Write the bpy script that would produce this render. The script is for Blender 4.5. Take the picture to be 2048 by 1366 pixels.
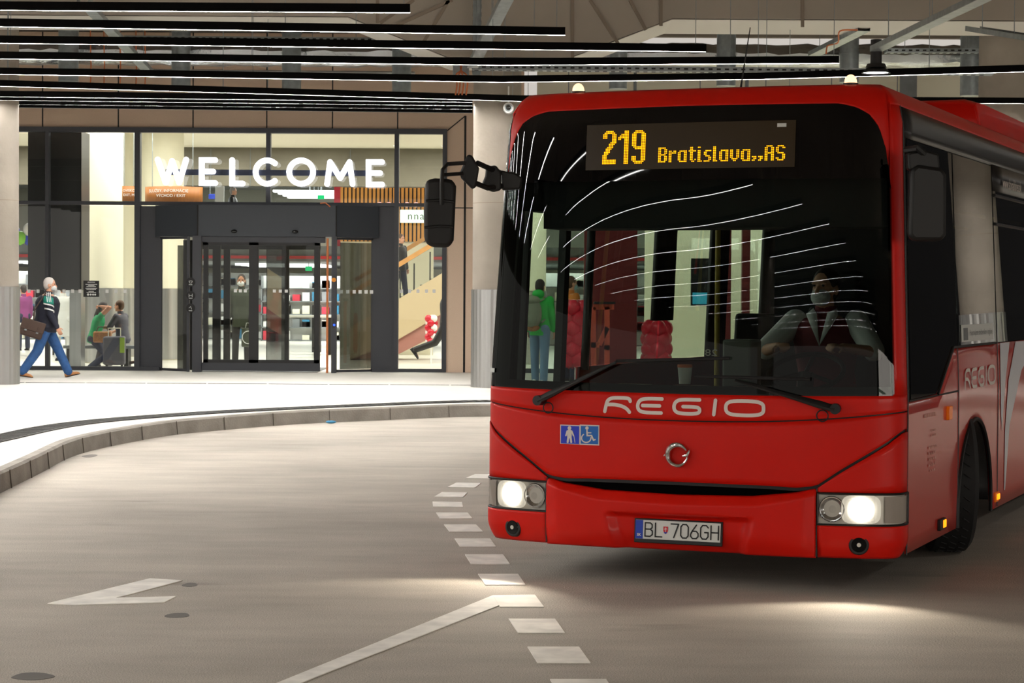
import bpy, bmesh, math, random
from mathutils import Vector, Matrix, Euler, noise as mnoise
R = math.radians
random.seed(7)
for o in list(bpy.data.objects):
    bpy.data.objects.remove(o)
SC = bpy.context.scene
COL = SC.collection

# ------------------------------------------------------------------ camera
F, CAMZ = 4300.0, 1.70                       # focal length in pixels of the 2048 wide frame, eye height
PITCH, ROLL = math.atan(98 / F), R(0.35)
cd = bpy.data.cameras.new('camera')
cd.sensor_width = 36.0
cd.lens = 36.0 * F / 2048
cd.clip_end = 300
cam = bpy.data.objects.new('camera', cd)
COL.objects.link(cam)
CAMROT = Matrix.Rotation(R(90) - PITCH, 3, 'X') @ Matrix.Rotation(ROLL, 3, 'Z')
cam.matrix_world = Matrix.Translation((0, 0, CAMZ)) @ CAMROT.to_4x4()
SC.camera = cam
cd.dof.use_dof = True
cd.dof.focus_distance = 12.6
cd.dof.aperture_fstop = 18.0

# ------------------------------------------------------------------ world, exposure
w = bpy.data.worlds.new('world')
SC.world = w
w.use_nodes = True
w.node_tree.nodes['Background'].inputs[0].default_value = (1.0, 0.93, 0.85, 1)
w.node_tree.nodes['Background'].inputs[1].default_value = 0.60
SC.view_settings.view_transform = 'Standard'
SC.view_settings.look = 'None'
SC.view_settings.gamma = 1.0
SC.view_settings.exposure = 0.0
SC.view_settings.use_curve_mapping = False
SC.cycles.max_bounces = 8
SC.cycles.diffuse_bounces = 3
SC.cycles.glossy_bounces = 4
SC.cycles.transmission_bounces = 8
SC.cycles.transparent_max_bounces = 16
SC.cycles.sample_clamp_indirect = 4.0
SC.cycles.caustics_reflective = False
SC.cycles.caustics_refractive = False
SC.cycles.use_denoising = True

LAMP_E = 84.0            # emission of the long ceiling lamps
def area(name, loc, sx, sy, power, col=(1, .95, .86), rot=(0, 0, 0)):
    l = bpy.data.lights.new(name, 'AREA')
    l.shape = 'RECTANGLE'; l.size = sx; l.size_y = sy; l.energy = power; l.color = col
    o = bpy.data.objects.new(name, l); COL.objects.link(o)
    o.location = loc; o.rotation_euler = rot
    return o
# bright hall behind the glass front: its ceiling panels
for ax in (-13, -6.5, 0, 6.5, 13):
    area('hall_ceiling_light', (ax, 43.9, 5.25), 5.2, 3.0, 390, (1, .97, .89))
    area('hall_ceiling_light', (ax, 52.4, 5.25), 5.2, .5, 330, (1, .97, .89))
    area('shop_ceiling_light', (ax, 64, 2.46), 4.5, 5, 400, (1, .98, .93))
    area('upper_shop_ceiling_light', (ax, 64, 5.2), 4.0, 4, 800, (1, .98, .93))

# ------------------------------------------------------------------ pixel <-> place
def ray(u, v):
    d = CAMROT @ Vector(((u - 1024) / F, -(v - 683) / F, -1.0))
    return d
def dep(u, v, Y):                            # the point at depth Y seen at that place of the photo
    d = ray(u, v); t = Y / d.y
    return Vector((d.x * t, Y, CAMZ + d.z * t))
def gnd(u, v, z=0.0):
    d = ray(u, v); t = (z - CAMZ) / d.z
    return Vector((d.x * t, d.y * t, z))

# ------------------------------------------------------------------ materials
def lin(c):
    return tuple(((x / 255) / 12.92 if x / 255 <= .04045 else ((x / 255 + .055) / 1.055) ** 2.4) for x in c)
MATS = {}
def mat(name, rgb, rough=.5, metal=0.0, spec=.5, emit=None, es=0.0, coat=0.0, noise=None, bump=None, rnoise=0.0):
    """rgb in 0..255; noise = (scale, amount[, (sx,sy,sz)]); bump = (scale, strength)"""
    m = bpy.data.materials.new(name); m.use_nodes = True
    nt = m.node_tree; b = nt.nodes['Principled BSDF']
    c = lin(rgb)
    b.inputs['Base Color'].default_value = (*c, 1)
    b.inputs['Roughness'].default_value = rough
    b.inputs['Metallic'].default_value = metal
    b.inputs['Specular IOR Level'].default_value = spec
    if coat:
        b.inputs['Coat Weight'].default_value = coat
        b.inputs['Coat Roughness'].default_value = .08
    if emit is not None:
        b.inputs['Emission Color'].default_value = (*lin(emit), 1)
        b.inputs['Emission Strength'].default_value = es
    if noise or bump:
        tc = nt.nodes.new('ShaderNodeTexCoord')
    if noise:
        mp = nt.nodes.new('ShaderNodeMapping')
        if len(noise) > 2: mp.inputs['Scale'].default_value = noise[2]
        nt.links.new(tc.outputs['Object'], mp.inputs[0])
        n = nt.nodes.new('ShaderNodeTexNoise')
        n.inputs['Scale'].default_value = noise[0]; n.inputs['Detail'].default_value = 6
        nt.links.new(mp.outputs[0], n.inputs['Vector'])
        rmp = nt.nodes.new('ShaderNodeMapRange')
        rmp.inputs[1].default_value = .3; rmp.inputs[2].default_value = .7
        rmp.inputs[3].default_value = 1 - noise[1]; rmp.inputs[4].default_value = 1 + noise[1] * .6
        nt.links.new(n.outputs['Fac'], rmp.inputs[0])
        mx = nt.nodes.new('ShaderNodeVectorMath'); mx.operation = 'SCALE'
        mx.inputs[0].default_value = c
        nt.links.new(rmp.outputs[0], mx.inputs['Scale'])
        nt.links.new(mx.outputs[0], b.inputs['Base Color'])
    if bump:
        n2 = nt.nodes.new('ShaderNodeTexNoise')
        n2.inputs['Scale'].default_value = bump[0]; n2.inputs['Detail'].default_value = 4
        nt.links.new(tc.outputs['Object'], n2.inputs['Vector'])
        bp = nt.nodes.new('ShaderNodeBump'); bp.inputs['Strength'].default_value = bump[1]
        bp.inputs['Distance'].default_value = .02
        nt.links.new(n2.outputs['Fac'], bp.inputs['Height'])
        nt.links.new(bp.outputs[0], b.inputs['Normal'])
    MATS[name] = m
    return m
def emitter(name, rgb, s):
    m = bpy.data.materials.new(name); m.use_nodes = True
    nt = m.node_tree; nt.nodes.clear()
    e = nt.nodes.new('ShaderNodeEmission'); o = nt.nodes.new('ShaderNodeOutputMaterial')
    e.inputs[0].default_value = (*lin(rgb), 1); e.inputs[1].default_value = s
    nt.links.new(e.outputs[0], o.inputs[0])
    MATS[name] = m
    return m
def glass(name, tint, refl=1.0, rough=0.0, ior=1.5):
    """a pane: tinted see-through plus its mirror reflection"""
    m = bpy.data.materials.new(name); m.use_nodes = True
    nt = m.node_tree; nt.nodes.clear()
    o = nt.nodes.new('ShaderNodeOutputMaterial')
    t = nt.nodes.new('ShaderNodeBsdfTransparent'); t.inputs[0].default_value = (*tint, 1)
    g = nt.nodes.new('ShaderNodeBsdfGlossy'); g.inputs['Roughness'].default_value = rough
    g.inputs[0].default_value = (refl, refl, refl, 1)
    fr = nt.nodes.new('ShaderNodeFresnel'); fr.inputs[0].default_value = ior
    mx = nt.nodes.new('ShaderNodeMixShader')
    ge = nt.nodes.new('ShaderNodeNewGeometry'); ii = nt.nodes.new('ShaderNodeMapRange')   # same reflection from either face of the pane
    ii.inputs[3].default_value = ior; ii.inputs[4].default_value = 1 / ior
    nt.links.new(ge.outputs['Backfacing'], ii.inputs[0]); nt.links.new(ii.outputs[0], fr.inputs[0])
    nt.links.new(fr.outputs[0], mx.inputs[0]); nt.links.new(t.outputs[0], mx.inputs[1]); nt.links.new(g.outputs[0], mx.inputs[2])
    nt.links.new(mx.outputs[0], o.inputs[0])
    MATS[name] = m
    return m

# ------------------------------------------------------------------ mesh helper
class MB:
    def __init__(s): s.v = []; s.f = []
    def add(s, vs, fs):
        n = len(s.v); s.v += [tuple(p) for p in vs]; s.f += [tuple(i + n for i in f) for f in fs]
        return s
    def box(s, x0, x1, y0, y1, z0, z1):
        vs = [(x, y, z) for x in (x0, x1) for y in (y0, y1) for z in (z0, z1)]
        return s.add(vs, [(0, 1, 3, 2), (4, 6, 7, 5), (0, 4, 5, 1), (2, 3, 7, 6), (0, 2, 6, 4), (1, 5, 7, 3)])
    def bar(s, p0, p1, wx, wz, up=(0, 0, 1)):
        p0, p1 = Vector(p0), Vector(p1); d = (p1 - p0).normalized(); up = Vector(up)
        if abs(d.dot(up)) > .99: up = Vector((0, 1, 0))
        sd = d.cross(up).normalized() * wx / 2; u = sd.cross(d).normalized() * wz / 2
        vs = [p + a * sd + b * u for p in (p0, p1) for a, b in ((-1, -1), (1, -1), (1, 1), (-1, 1))]
        return s.add(vs, [(3, 2, 1, 0), (4, 5, 6, 7)] + [(i, (i + 1) % 4, 4 + (i + 1) % 4, 4 + i) for i in range(4)])
    def cyl(s, p0, p1, r0, r1=None, n=20, cap=True):
        r1 = r0 if r1 is None else r1
        p0, p1 = Vector(p0), Vector(p1); d = (p1 - p0).normalized()
        a = d.orthogonal().normalized(); b = d.cross(a)
        vs = [p + (a * math.cos(t * 2 * math.pi / n) + b * math.sin(t * 2 * math.pi / n)) * r for p, r in ((p0, r0), (p1, r1)) for t in range(n)]
        fs = [(i, (i + 1) % n, n + (i + 1) % n, n + i) for i in range(n)]
        if cap: fs += [tuple(range(n))[::-1], tuple(range(n, 2 * n))]
        return s.add(vs, fs)
    def tube(s, pts, r, n=8, cap=True, flat=1.0, closed=False):
        pts = [Vector(p) for p in pts]; m = len(pts); rs = r if isinstance(r, (list, tuple)) else [r] * m
        vs = []; prev = None
        for i, p in enumerate(pts):
            if closed: d = pts[(i + 1) % m] - pts[i - 1]
            else: d = pts[min(i + 1, m - 1)] - pts[max(i - 1, 0)]
            d.normalize()
            a = (prev - d * prev.dot(d)).normalized() if prev is not None and (prev - d * prev.dot(d)).length > 1e-5 else d.orthogonal().normalized()
            prev = a; b = d.cross(a)
            vs += [p + (a * math.cos(t * 2 * math.pi / n) + b * math.sin(t * 2 * math.pi / n) * flat) * rs[i] for t in range(n)]
        fs = []
        for i in range(m if closed else m - 1):
            j = (i + 1) % m
            fs += [(i * n + t, i * n + (t + 1) % n, j * n + (t + 1) % n, j * n + t) for t in range(n)]
        if cap and not closed: fs += [tuple(range(n))[::-1], tuple(range((m - 1) * n, m * n))]
        return s.add(vs, fs)
    def ell(s, c, r, nu=16, nv=10, rot=None):
        c = Vector(c); r = (r, r, r) if isinstance(r, (int, float)) else r
        vs = [Vector((0, 0, -r[2]))]
        for j in range(1, nv):
            ph = -math.pi / 2 + math.pi * j / nv
            vs += [Vector((r[0] * math.cos(ph) * math.cos(2 * math.pi * i / nu), r[1] * math.cos(ph) * math.sin(2 * math.pi * i / nu), r[2] * math.sin(ph))) for i in range(nu)]
        vs.append(Vector((0, 0, r[2])))
        if rot is not None: vs = [rot @ p for p in vs]
        vs = [p + c for p in vs]
        fs = [(0, 1 + (i + 1) % nu, 1 + i) for i in range(nu)]
        for j in range(nv - 2):
            o = 1 + j * nu
            fs += [(o + i, o + (i + 1) % nu, o + nu + (i + 1) % nu, o + nu + i) for i in range(nu)]
        o = 1 + (nv - 2) * nu; t = len(vs) - 1
        fs += [(o + i, o + (i + 1) % nu, t) for i in range(nu)]
        return s.add(vs, fs)
    def prism(s, poly, fn0, fn1):
        n = len(poly)
        return s.add([fn0(*p) for p in poly] + [fn1(*p) for p in poly],
                     [tuple(range(n))[::-1], tuple(range(n, 2 * n))] + [(i, (i + 1) % n, n + (i + 1) % n, n + i) for i in range(n)])
    def plate(s, poly, Y, t):                 # polygon in x,z standing at depth Y, t thick away from the camera
        return s.prism(poly, lambda x, z: (x, Y, z), lambda x, z: (x, Y + t, z))
    def slab(s, poly, z0, z1):
        return s.prism(poly, lambda x, y: (x, y, z0), lambda x, y: (x, y, z1))
    def grid(s, fn, us, vs_, flip=False):
        n = len(vs_)
        pts = [fn(a, b) for a in us for b in vs_]
        fs = []
        for i in range(len(us) - 1):
            for j in range(n - 1):
                f = (i * n + j, (i + 1) * n + j, (i + 1) * n + j + 1, i * n + j + 1)
                fs.append(f[::-1] if flip else f)
        return s.add(pts, fs)
    def stroke(s, pts, wd, fn, closed=False, n=12, capround=True):
        """a pen line of width wd in 2D, mapped to 3D by fn(x, y); bends are mitred, very sharp ones start a new piece"""
        pts = [Vector((p[0], p[1])) for p in pts]; h = wd / 2
        pts = [p for i, p in enumerate(pts) if i == 0 or (p - pts[i - 1]).length > 1e-7]
        if not closed:
            for i in range(1, len(pts) - 1):
                if (pts[i] - pts[i - 1]).normalized().dot((pts[i + 1] - pts[i]).normalized()) < -.2:
                    s.stroke([tuple(p) for p in pts[:i + 1]], wd, fn, False, n, capround)
                    return s.stroke([tuple(p) for p in pts[i:]], wd, fn, False, n, capround)
        m = len(pts); L, Rr = [], []
        for i, p in enumerate(pts):
            d0 = (p - pts[i - 1]).normalized() if (closed or i > 0) else (pts[1] - p).normalized()
            d1 = (pts[(i + 1) % m] - p).normalized() if (closed or i < m - 1) else d0
            q = Vector((-d0.y - d1.y, d0.x + d1.x)).normalized()
            k = h / max(.45, q.dot(Vector((-d0.y, d0.x))))
            L.append(p + q * k); Rr.append(p - q * k)
        for i in range(m if closed else m - 1):
            j = (i + 1) % m; k = max(1, int((pts[j] - pts[i]).length / (wd * 1.5))); vs = []
            for t in range(k + 1): vs += [fn(*Rr[i].lerp(Rr[j], t / k)), fn(*L[i].lerp(L[j], t / k))]
            s.add(vs, [(2 * t, 2 * t + 2, 2 * t + 3, 2 * t + 1) for t in range(k)])
        if not closed and capround:
            for p, d in ((pts[0], pts[0] - pts[1]), (pts[-1], pts[-1] - pts[-2])):
                a0 = math.atan2(d.y, d.x)
                s.add([fn(p.x + h * math.cos(a0 - math.pi / 2 + math.pi * t / n), p.y + h * math.sin(a0 - math.pi / 2 + math.pi * t / n)) for t in range(n + 1)], [tuple(range(n + 1))])
        return s
    def build(s, name, m, parent=None, smooth=True, bevel=0.0, solid=0.0, ang=35, recalc=True):
        me = bpy.data.meshes.new(name)
        me.from_pydata(s.v, [], s.f)
        if recalc:
            bm = bmesh.new(); bm.from_mesh(me); bmesh.ops.recalc_face_normals(bm, faces=bm.faces); bm.to_mesh(me); bm.free()
        me.update()
        if smooth and len(me.polygons):
            me.polygons.foreach_set('use_smooth', [True] * len(me.polygons))
            me.set_sharp_from_angle(angle=R(ang))
        o = bpy.data.objects.new(name, me)
        if m is not None: me.materials.append(MATS[m] if isinstance(m, str) else m)
        COL.objects.link(o)
        if parent is not None: o.parent = parent
        if bevel:
            bv = o.modifiers.new('bevel', 'BEVEL'); bv.width = bevel; bv.segments = 2; bv.limit_method = 'ANGLE'; bv.angle_limit = R(40)
        if solid:
            sd = o.modifiers.new('solid', 'SOLIDIFY'); sd.thickness = solid; sd.offset = -1
        return o

def tag(o, label=None, cat=None, group=None, kind=None):
    if label: o['label'] = label
    if cat: o['category'] = cat
    if group: o['group'] = group
    if kind: o['kind'] = kind
    return o
def empty(name, loc=(0, 0, 0), rz=0.0, label=None, cat=None, group=None, kind=None):
    o = bpy.data.objects.new(name, None); COL.objects.link(o)
    o.location = loc; o.rotation_euler = (0, 0, rz); o.empty_display_size = .2
    return tag(o, label, cat, group, kind)
def struct(o, label=None):
    o['kind'] = 'structure'
    if label: o['label'] = label
    return o
def copy_tree(o, parent=None, mats=None):
    c = o.copy(); COL.objects.link(c)
    if parent is not None: c.parent = parent
    for ch in list(o.children): copy_tree(ch, c)
    return c
def text_mesh(txt, size, fn, spacing=1.0, bold=0.0, mb=None):
    """lettering in the built-in font turned into a mesh and laid on a surface by fn(x, y)"""
    cu = bpy.data.curves.new('lettering', 'FONT'); cu.body = txt; cu.size = size; cu.space_character = spacing; cu.offset = bold
    cu.resolution_u = 3; cu.align_x = 'CENTER'; cu.align_y = 'CENTER'
    ob = bpy.data.objects.new('lettering', cu); COL.objects.link(ob)
    dg = bpy.context.evaluated_depsgraph_get(); dg.update()
    me = ob.evaluated_get(dg).to_mesh()
    mb = mb or MB()
    mb.add([fn(v.co.x, v.co.y) for v in me.vertices], [tuple(p.vertices) for p in me.polygons])
    ob.evaluated_get(dg).to_mesh_clear()
    bpy.data.objects.remove(ob); bpy.data.curves.remove(cu)
    return mb

# materials ---------------------------------------------------------
mat('pavement', (218, 214, 207), .6, noise=(3, .06), spec=.3)
mat('concrete', (146, 137, 126), .85, noise=(1.1, .22), bump=(14, .25))
mat('concrete_dark', (136, 125, 112), .9, noise=(.6, .12), spec=.2)
mat('kerb_stone', (150, 144, 136), .85, noise=(3, .25), bump=(40, .3))
mat('kerb_top', (214, 208, 198), .75, noise=(4, .1))
mat('grate', (70, 70, 70), .5, metal=.6)
mat('joint', (28, 27, 26), .9)
mat('kerb_joint', (92, 84, 76), .9)
mat('soffit_lit', (242, 238, 228), .7)
mat('paint_white', (246, 242, 234), .7, noise=(7, .16))
mat('steel', (196, 196, 194), .32, metal=.85, noise=(2, .15, (6, 6, .1)))
mat('galvanised', (150, 158, 160), .42, metal=.6, noise=(9, .2))
mat('foil', (190, 192, 196), .22, metal=.95, bump=(9, 1.0))
mat('black_profile', (4, 4, 4), .8, spec=.08)
mat('void_black', (4, 4, 4), .95, spec=.05)
mat('cladding', (216, 190, 166), .55, noise=(60, .05))
mat('dark_frame', (44, 46, 52), .5)
mat('dark_panel', (46, 48, 54), .55, noise=(90, .08))
mat('door_header', (40, 46, 53), .5)
mat('black', (14, 14, 15), .55)
mat('black_gloss', (5, 5, 6), .06, spec=.6)
mat('copper', (200, 120, 70), .45)
mat('orange_cable', (196, 108, 60), .6)
mat('white', (235, 235, 232), .5)
mat('cream', (236, 231, 208), .7, noise=(.8, .03))
mat('cream_ceiling', (238, 232, 214), .8)
mat('hall_concrete', (112, 107, 94), .85, noise=(1.4, .15))
mat('hall_floor', (226, 224, 214), .3, spec=.4)
mat('navy', (34, 42, 62), .5)
mat('wood_sign', (160, 98, 42), .5, noise=(6, .18, (6, 1, .5)))
mat('wood_slat', (214, 150, 70), .5, noise=(4, .12))
mat('wood_rail', (206, 150, 84), .45, noise=(5, .15))
mat('red_stripe', (188, 48, 52), .5)
mat('shop_grey', (120, 124, 126), .6, noise=(2, .3))
mat('shop_blue', (60, 80, 190), .5)
mat('shop_red', (205, 50, 70), .5)
mat('shop_teal', (50, 130, 170), .5)
emitter('lamp_strip', (255, 252, 247), LAMP_E)
emitter('lamp_strip_road', (255, 252, 247), LAMP_E * 2.3)
emitter('sign_white', (250, 250, 255), 3.4)
emitter('shop_light', (255, 255, 250), 4.0)
emitter('cove_light', (255, 250, 235), 2.2)
emitter('exit_green', (40, 220, 130), 1.2)
emitter('fill_glow', (255, 246, 234), 8.5)
emitter('pendant_light', (255, 253, 250), 30)
emitter('shop_sign', (240, 255, 235), 1.8)
glass('glass_clear', (.93, .95, .94), .8)
glass('glass_dark', (.30, .31, .30), 1.0)
glass('glass_door', (.78, .81, .79), .9)
# ================================================================== ground
PV = 0.17                                     # pavement height
YF = 41.0                                     # the glass front
kerb_px = [(0, 987), (80, 947), (146, 913), (220, 893), (342, 871), (439, 861), (586, 849), (732, 842), (976, 833)]
kp = [gnd(u, v) for u, v in kerb_px]
d0 = (kp[0] - kp[1]).normalized()
kp = [kp[0] + d0 * 14, kp[0] + d0 * 6, kp[0] + d0 * 2.5] + kp
last = kp[-1]
kp += [last + Vector((3, .16, 0)), last + Vector((8, .3, 0)), last + Vector((26, .3, 0))]
def spline(pts, k=8):
    out = []
    for i in range(len(pts) - 1):
        p0, p1, p2, p3 = pts[max(i - 1, 0)], pts[i], pts[i + 1], pts[min(i + 2, len(pts) - 1)]
        for j in range(k):
            t = j / k
            m1 = (p2 - p0) * .5; m2 = (p3 - p1) * .5
            m1 *= min(1, (p2 - p1).length / max(m1.length, 1e-6)); m2 *= min(1, (p2 - p1).length / max(m2.length, 1e-6))
            out.append(p1 * (2 * t**3 - 3 * t**2 + 1) + m1 * (t**3 - 2 * t**2 + t) + p2 * (-2 * t**3 + 3 * t**2) + m2 * (t**3 - t**2))
    out.append(pts[-1]); return out
kc = spline(kp)
def offset(line, d):
    out = []
    for i, p in enumerate(line):
        t = (line[min(i + 1, len(line) - 1)] - line[max(i - 1, 0)]); t.z = 0; t.normalize()
        out.append(p + Vector((-t.y, t.x, 0)) * d)
    return out
# asphalt with worn streaks
m = mat('asphalt', (182, 174, 163), .78, spec=.25)
nt = m.node_tree; bs_ = nt.nodes['Principled BSDF']
tc = nt.nodes.new('ShaderNodeTexCoord')
def nz(scale, sc3, lo, hi, detail=6, fmin=.35, fmax=.65):
    mp = nt.nodes.new('ShaderNodeMapping'); mp.inputs['Scale'].default_value = sc3
    mp.inputs['Rotation'].default_value = (0, 0, R(-6))
    nt.links.new(tc.outputs['Object'], mp.inputs[0])
    n = nt.nodes.new('ShaderNodeTexNoise'); n.inputs['Scale'].default_value = scale; n.inputs['Detail'].default_value = detail
    nt.links.new(mp.outputs[0], n.inputs['Vector'])
    r_ = nt.nodes.new('ShaderNodeMapRange'); r_.inputs[1].default_value = fmin; r_.inputs[2].default_value = fmax
    r_.inputs[3].default_value = lo; r_.inputs[4].default_value = hi
    nt.links.new(n.outputs['Fac'], r_.inputs[0]); return r_
chain = None
for r_ in (nz(.35, (1, 1, 1), .82, 1.12), nz(1.2, (.5, 1.5, 1), .91, 1.06), nz(3.2, (.6, 1.6, 1), .95, 1.04), nz(160, (1, 1, 1), .72, 1.28, 2), nz(.9, (.7, 2.2, 1), .70, 1.0, 4, .24, .36)):
    if chain is None: chain = r_
    else:
        mu = nt.nodes.new('ShaderNodeMath'); mu.operation = 'MULTIPLY'
        nt.links.new(chain.outputs[0], mu.inputs[0]); nt.links.new(r_.outputs[0], mu.inputs[1]); chain = mu
vm = nt.nodes.new('ShaderNodeVectorMath'); vm.operation = 'SCALE'; vm.inputs[0].default_value = lin((182, 174, 163))
nt.links.new(chain.outputs[0], vm.inputs['Scale']); nt.links.new(vm.outputs[0], bs_.inputs['Base Color'])
bp = nt.nodes.new('ShaderNodeBump'); bp.inputs['Strength'].default_value = .35; bp.inputs['Distance'].default_value = .01
n2 = nt.nodes.new('ShaderNodeTexNoise'); n2.inputs['Scale'].default_value = 90; nt.links.new(tc.outputs['Object'], n2.inputs['Vector'])
nt.links.new(n2.outputs['Fac'], bp.inputs['Height']); nt.links.new(bp.outputs[0], bs_.inputs['Normal'])

struct(MB().add([(-45, -50, 0), (45, -50, 0), (45, 45, 0), (-45, 45, 0)], [(0, 1, 2, 3)]).build('road', 'asphalt', smooth=False), 'grey worn asphalt road of the bus loop')

# kerb: face stones and pale top
inner = offset(kc, .13)
mb = MB()
vs = []
for p, q in zip(kc, inner): vs += [(p.x, p.y, -.02), (p.x + (q.x - p.x) * .12, p.y + (q.y - p.y) * .12, PV - .02), (p.x + (q.x - p.x) * .3, p.y + (q.y - p.y) * .3, PV), (q.x, q.y, PV), (q.x, q.y, -.02)]
mb.add(vs, [(i * 5 + k, i * 5 + 5 + k, i * 5 + 6 + k, i * 5 + 1 + k) for i in range(len(kc) - 1) for k in range(4)])
kerb = struct(mb.build('kerb', 'kerb_stone', smooth=True), 'grey stone kerb curving along the pale pavement')
jm = MB()
acc = 0; nxt = .5
for i in range(len(kc) - 1):
    a, b = kc[i], kc[i + 1]; L = (b - a).length
    while acc + L > nxt:
        t = (nxt - acc) / L; p = a.lerp(b, t); q = inner[i].lerp(inner[i + 1], t); n = (p - q).normalized() * .006
        jm.bar((p.x + n.x, p.y + n.y, .0), (p.x + n.x - n.x * 2.6, p.y + n.y - n.y * 2.6, PV - .012), .007, .012)
        nxt += 1.0
    acc += L
jm.build('stone_joint', 'kerb_joint', kerb, smooth=False)
poly = [(p.x, p.y) for p in inner]
poly = poly + [(40, 29), (40, YF + 1), (-40, YF + 1), (-40, poly[0][1])]
bm = bmesh.new()
vv = [bm.verts.new((x, y, PV - .002)) for x, y in poly]
bm.faces.new(vv); bm.normal_update(); bmesh.ops.triangulate(bm, faces=bm.faces)
me = bpy.data.meshes.new('pavement'); bm.to_mesh(me); bm.free()
if me.polygons[0].normal.z < 0: me.flip_normals()
po = bpy.data.objects.new('pavement', me); me.materials.append(MATS['pavement']); COL.objects.link(po); struct(po, 'wide pale pavement before the glass front')

# drain grate following the kerb, and the slot drain by the front
g_px = [(0, 877), (98, 856), (195, 843), (342, 831), (488, 822), (732, 811), (976, 803)]
gp = [gnd(u, v, PV) for u, v in g_px]
dd = (gp[0] - gp[1]).normalized()
gp = [gp[0] + dd * 8, gp[0] + dd * 3] + gp + [gp[-1] + Vector((4, .1, 0)), gp[-1] + Vector((20, .1, 0))]
gl = spline(gp, 6)
root = empty('drain_grate', (0, 0, 0), 0, 'dark steel drain grate curving across the pavement just behind the kerb', 'drain')
mb = MB(); bars = MB()
o1, o2 = offset(gl, -.17), offset(gl, .17)
for ln in (o1, o2):
    mb.tube([(p.x, p.y, PV + .002) for p in ln], .014, 4)
acc = 0; nxt = 0
for i in range(len(gl) - 1):
    L = (gl[i + 1] - gl[i]).length
    while acc + L > nxt:
        t = (nxt - acc) / L; p = o1[i].lerp(o1[i + 1], t); q = o2[i].lerp(o2[i + 1], t)
        bars.bar((p.x, p.y, PV + .004), (q.x, q.y, PV + .004), .05, .012)
        nxt += .145
    acc += L
tr = MB(); vs = []
for p, q in zip(o1, o2): vs += [(p.x, p.y, PV + .0005), (q.x, q.y, PV + .0005)]
tr.add(vs, [(2 * i, 2 * i + 1, 2 * i + 3, 2 * i + 2) for i in range(len(gl) - 1)])
mb.build('rim', 'grate', root); bars.build('grate_bars', 'grate', root, smooth=False); tr.build('channel', 'joint', root, smooth=False)
mb = MB(); x = -14.0
ys = 4300 * 1.53 / (768 - 582)
while x < 12:
    mb.box(x, x + .97, ys - .025, ys + .025, PV - .001, PV + .004); x += 1.0
tag(mb.build('slot_drain', 'grate', smooth=False), 'thin dark slot drain crossing the pavement before the revolving door', 'drain')

# ------------------------------------------------------------------ road markings
def marking(name, px, label, group=None, cat='road marking'):
    pts = [gnd(u, v) for u, v in px]
    o = MB().slab([(p.x, p.y) for p in pts], 0.0005, 0.005).build(name, 'paint_white', smooth=False)
    return tag(o, label, cat, group)
dashes = [
 [(1100, 1360), (1212, 1360), (1240, 1400), (1122, 1400)],
 [(1055, 1295), (1158, 1295), (1181, 1327), (1075, 1327)],
 [(1017, 1239), (1110, 1239), (1130, 1267), (1036, 1267)],
 [(986, 1192), (1070, 1191), (1088, 1215), (1000, 1215)],
 [(956, 1149), (1036, 1149), (1051, 1171), (971, 1171)],
 [(930, 1110), (1006, 1110), (1020, 1129), (942, 1129)],
 [(909, 1078), (980, 1078), (992, 1094), (920, 1094)],
 [(888, 1050), (952, 1050), (966, 1064), (899, 1064)],
 [(872, 1026), (935, 1026), (945, 1038), (880, 1038)],
 [(865, 1004), (924, 1005), (926, 1015), (866, 1014)],
 [(884, 985), (935, 986), (926, 995), (869, 994)],
 [(913, 966), (962, 967), (950, 976), (895, 975)],
 [(950, 949), (1010, 950), (1000, 958), (931, 957)],
]
words_ = ['foremost', 'second', 'third', 'fourth', 'fifth', 'sixth', 'seventh', 'eighth', 'ninth', 'tenth', 'eleventh', 'twelfth', 'last']
for i, px in enumerate(dashes):
    nm = {0: 'white dash cut by the bottom edge of the photo, foremost of the curved dashed line',
          3: 'white dash touching the end of the long white line, fourth from the front',
          9: 'leftmost white dash in the curved line, at the turn of the bend',
          12: 'white dash half hidden behind the bus corner, farthest of the curved line'}.get(i, '%s white dash counted from the front of the curved line' % words_[i])
    marking('road_dash', px, nm, 'dashes of the curved line', 'road marking')
marking('road_line', [(430, 1418), (985.6, 1192), (998, 1212), (640, 1352), (480, 1418)], 'long solid white line slanting across the road to the dashes')
marking('road_arrow', [(95, 1208), (300, 1158), (365, 1162), (232, 1197), (352, 1194), (328, 1206), (150, 1211)], 'white arrowhead marking alone on the grey asphalt')
# dark stains and a manhole-like patch on the asphalt
mat('stain', (104, 100, 95), .8)
for (u, v, ru, rv, lb) in ((65, 1353, 42, 7, 'dark oval oil stain near the bottom left of the road'), (380, 1170, 15, 4, 'dark oil stain just right of the white arrowhead'), (355, 1231, 24, 5, 'dark oil stain below the white arrowhead'), (180, 912, 14, 3, 'dark grey patch on the road close to the kerb bend')):
    c = gnd(u, v); e = gnd(u + ru, v); k = gnd(u, v - rv)
    a, b = (e - c).length, (k - c).length
    poly = [(c.x + a * math.cos(t * math.pi / 12) * (1 + .10 * math.sin(t * .79 + u)), c.y + b * math.sin(t * math.pi / 12) * (1 + .10 * math.cos(t * .52 + v))) for t in range(24)]
    tag(MB().slab(poly, .0003, .0018).build('oil_stain', 'stain', smooth=False), lb, 'stain')
c = gnd(662, 847)
tag(MB().ell((c.x, c.y, .02), (.07, .03, .02), 10, 6).build('litter_scrap', 'shop_teal'), 'small blue scrap of litter in the gutter by the kerb', 'litter')

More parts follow.
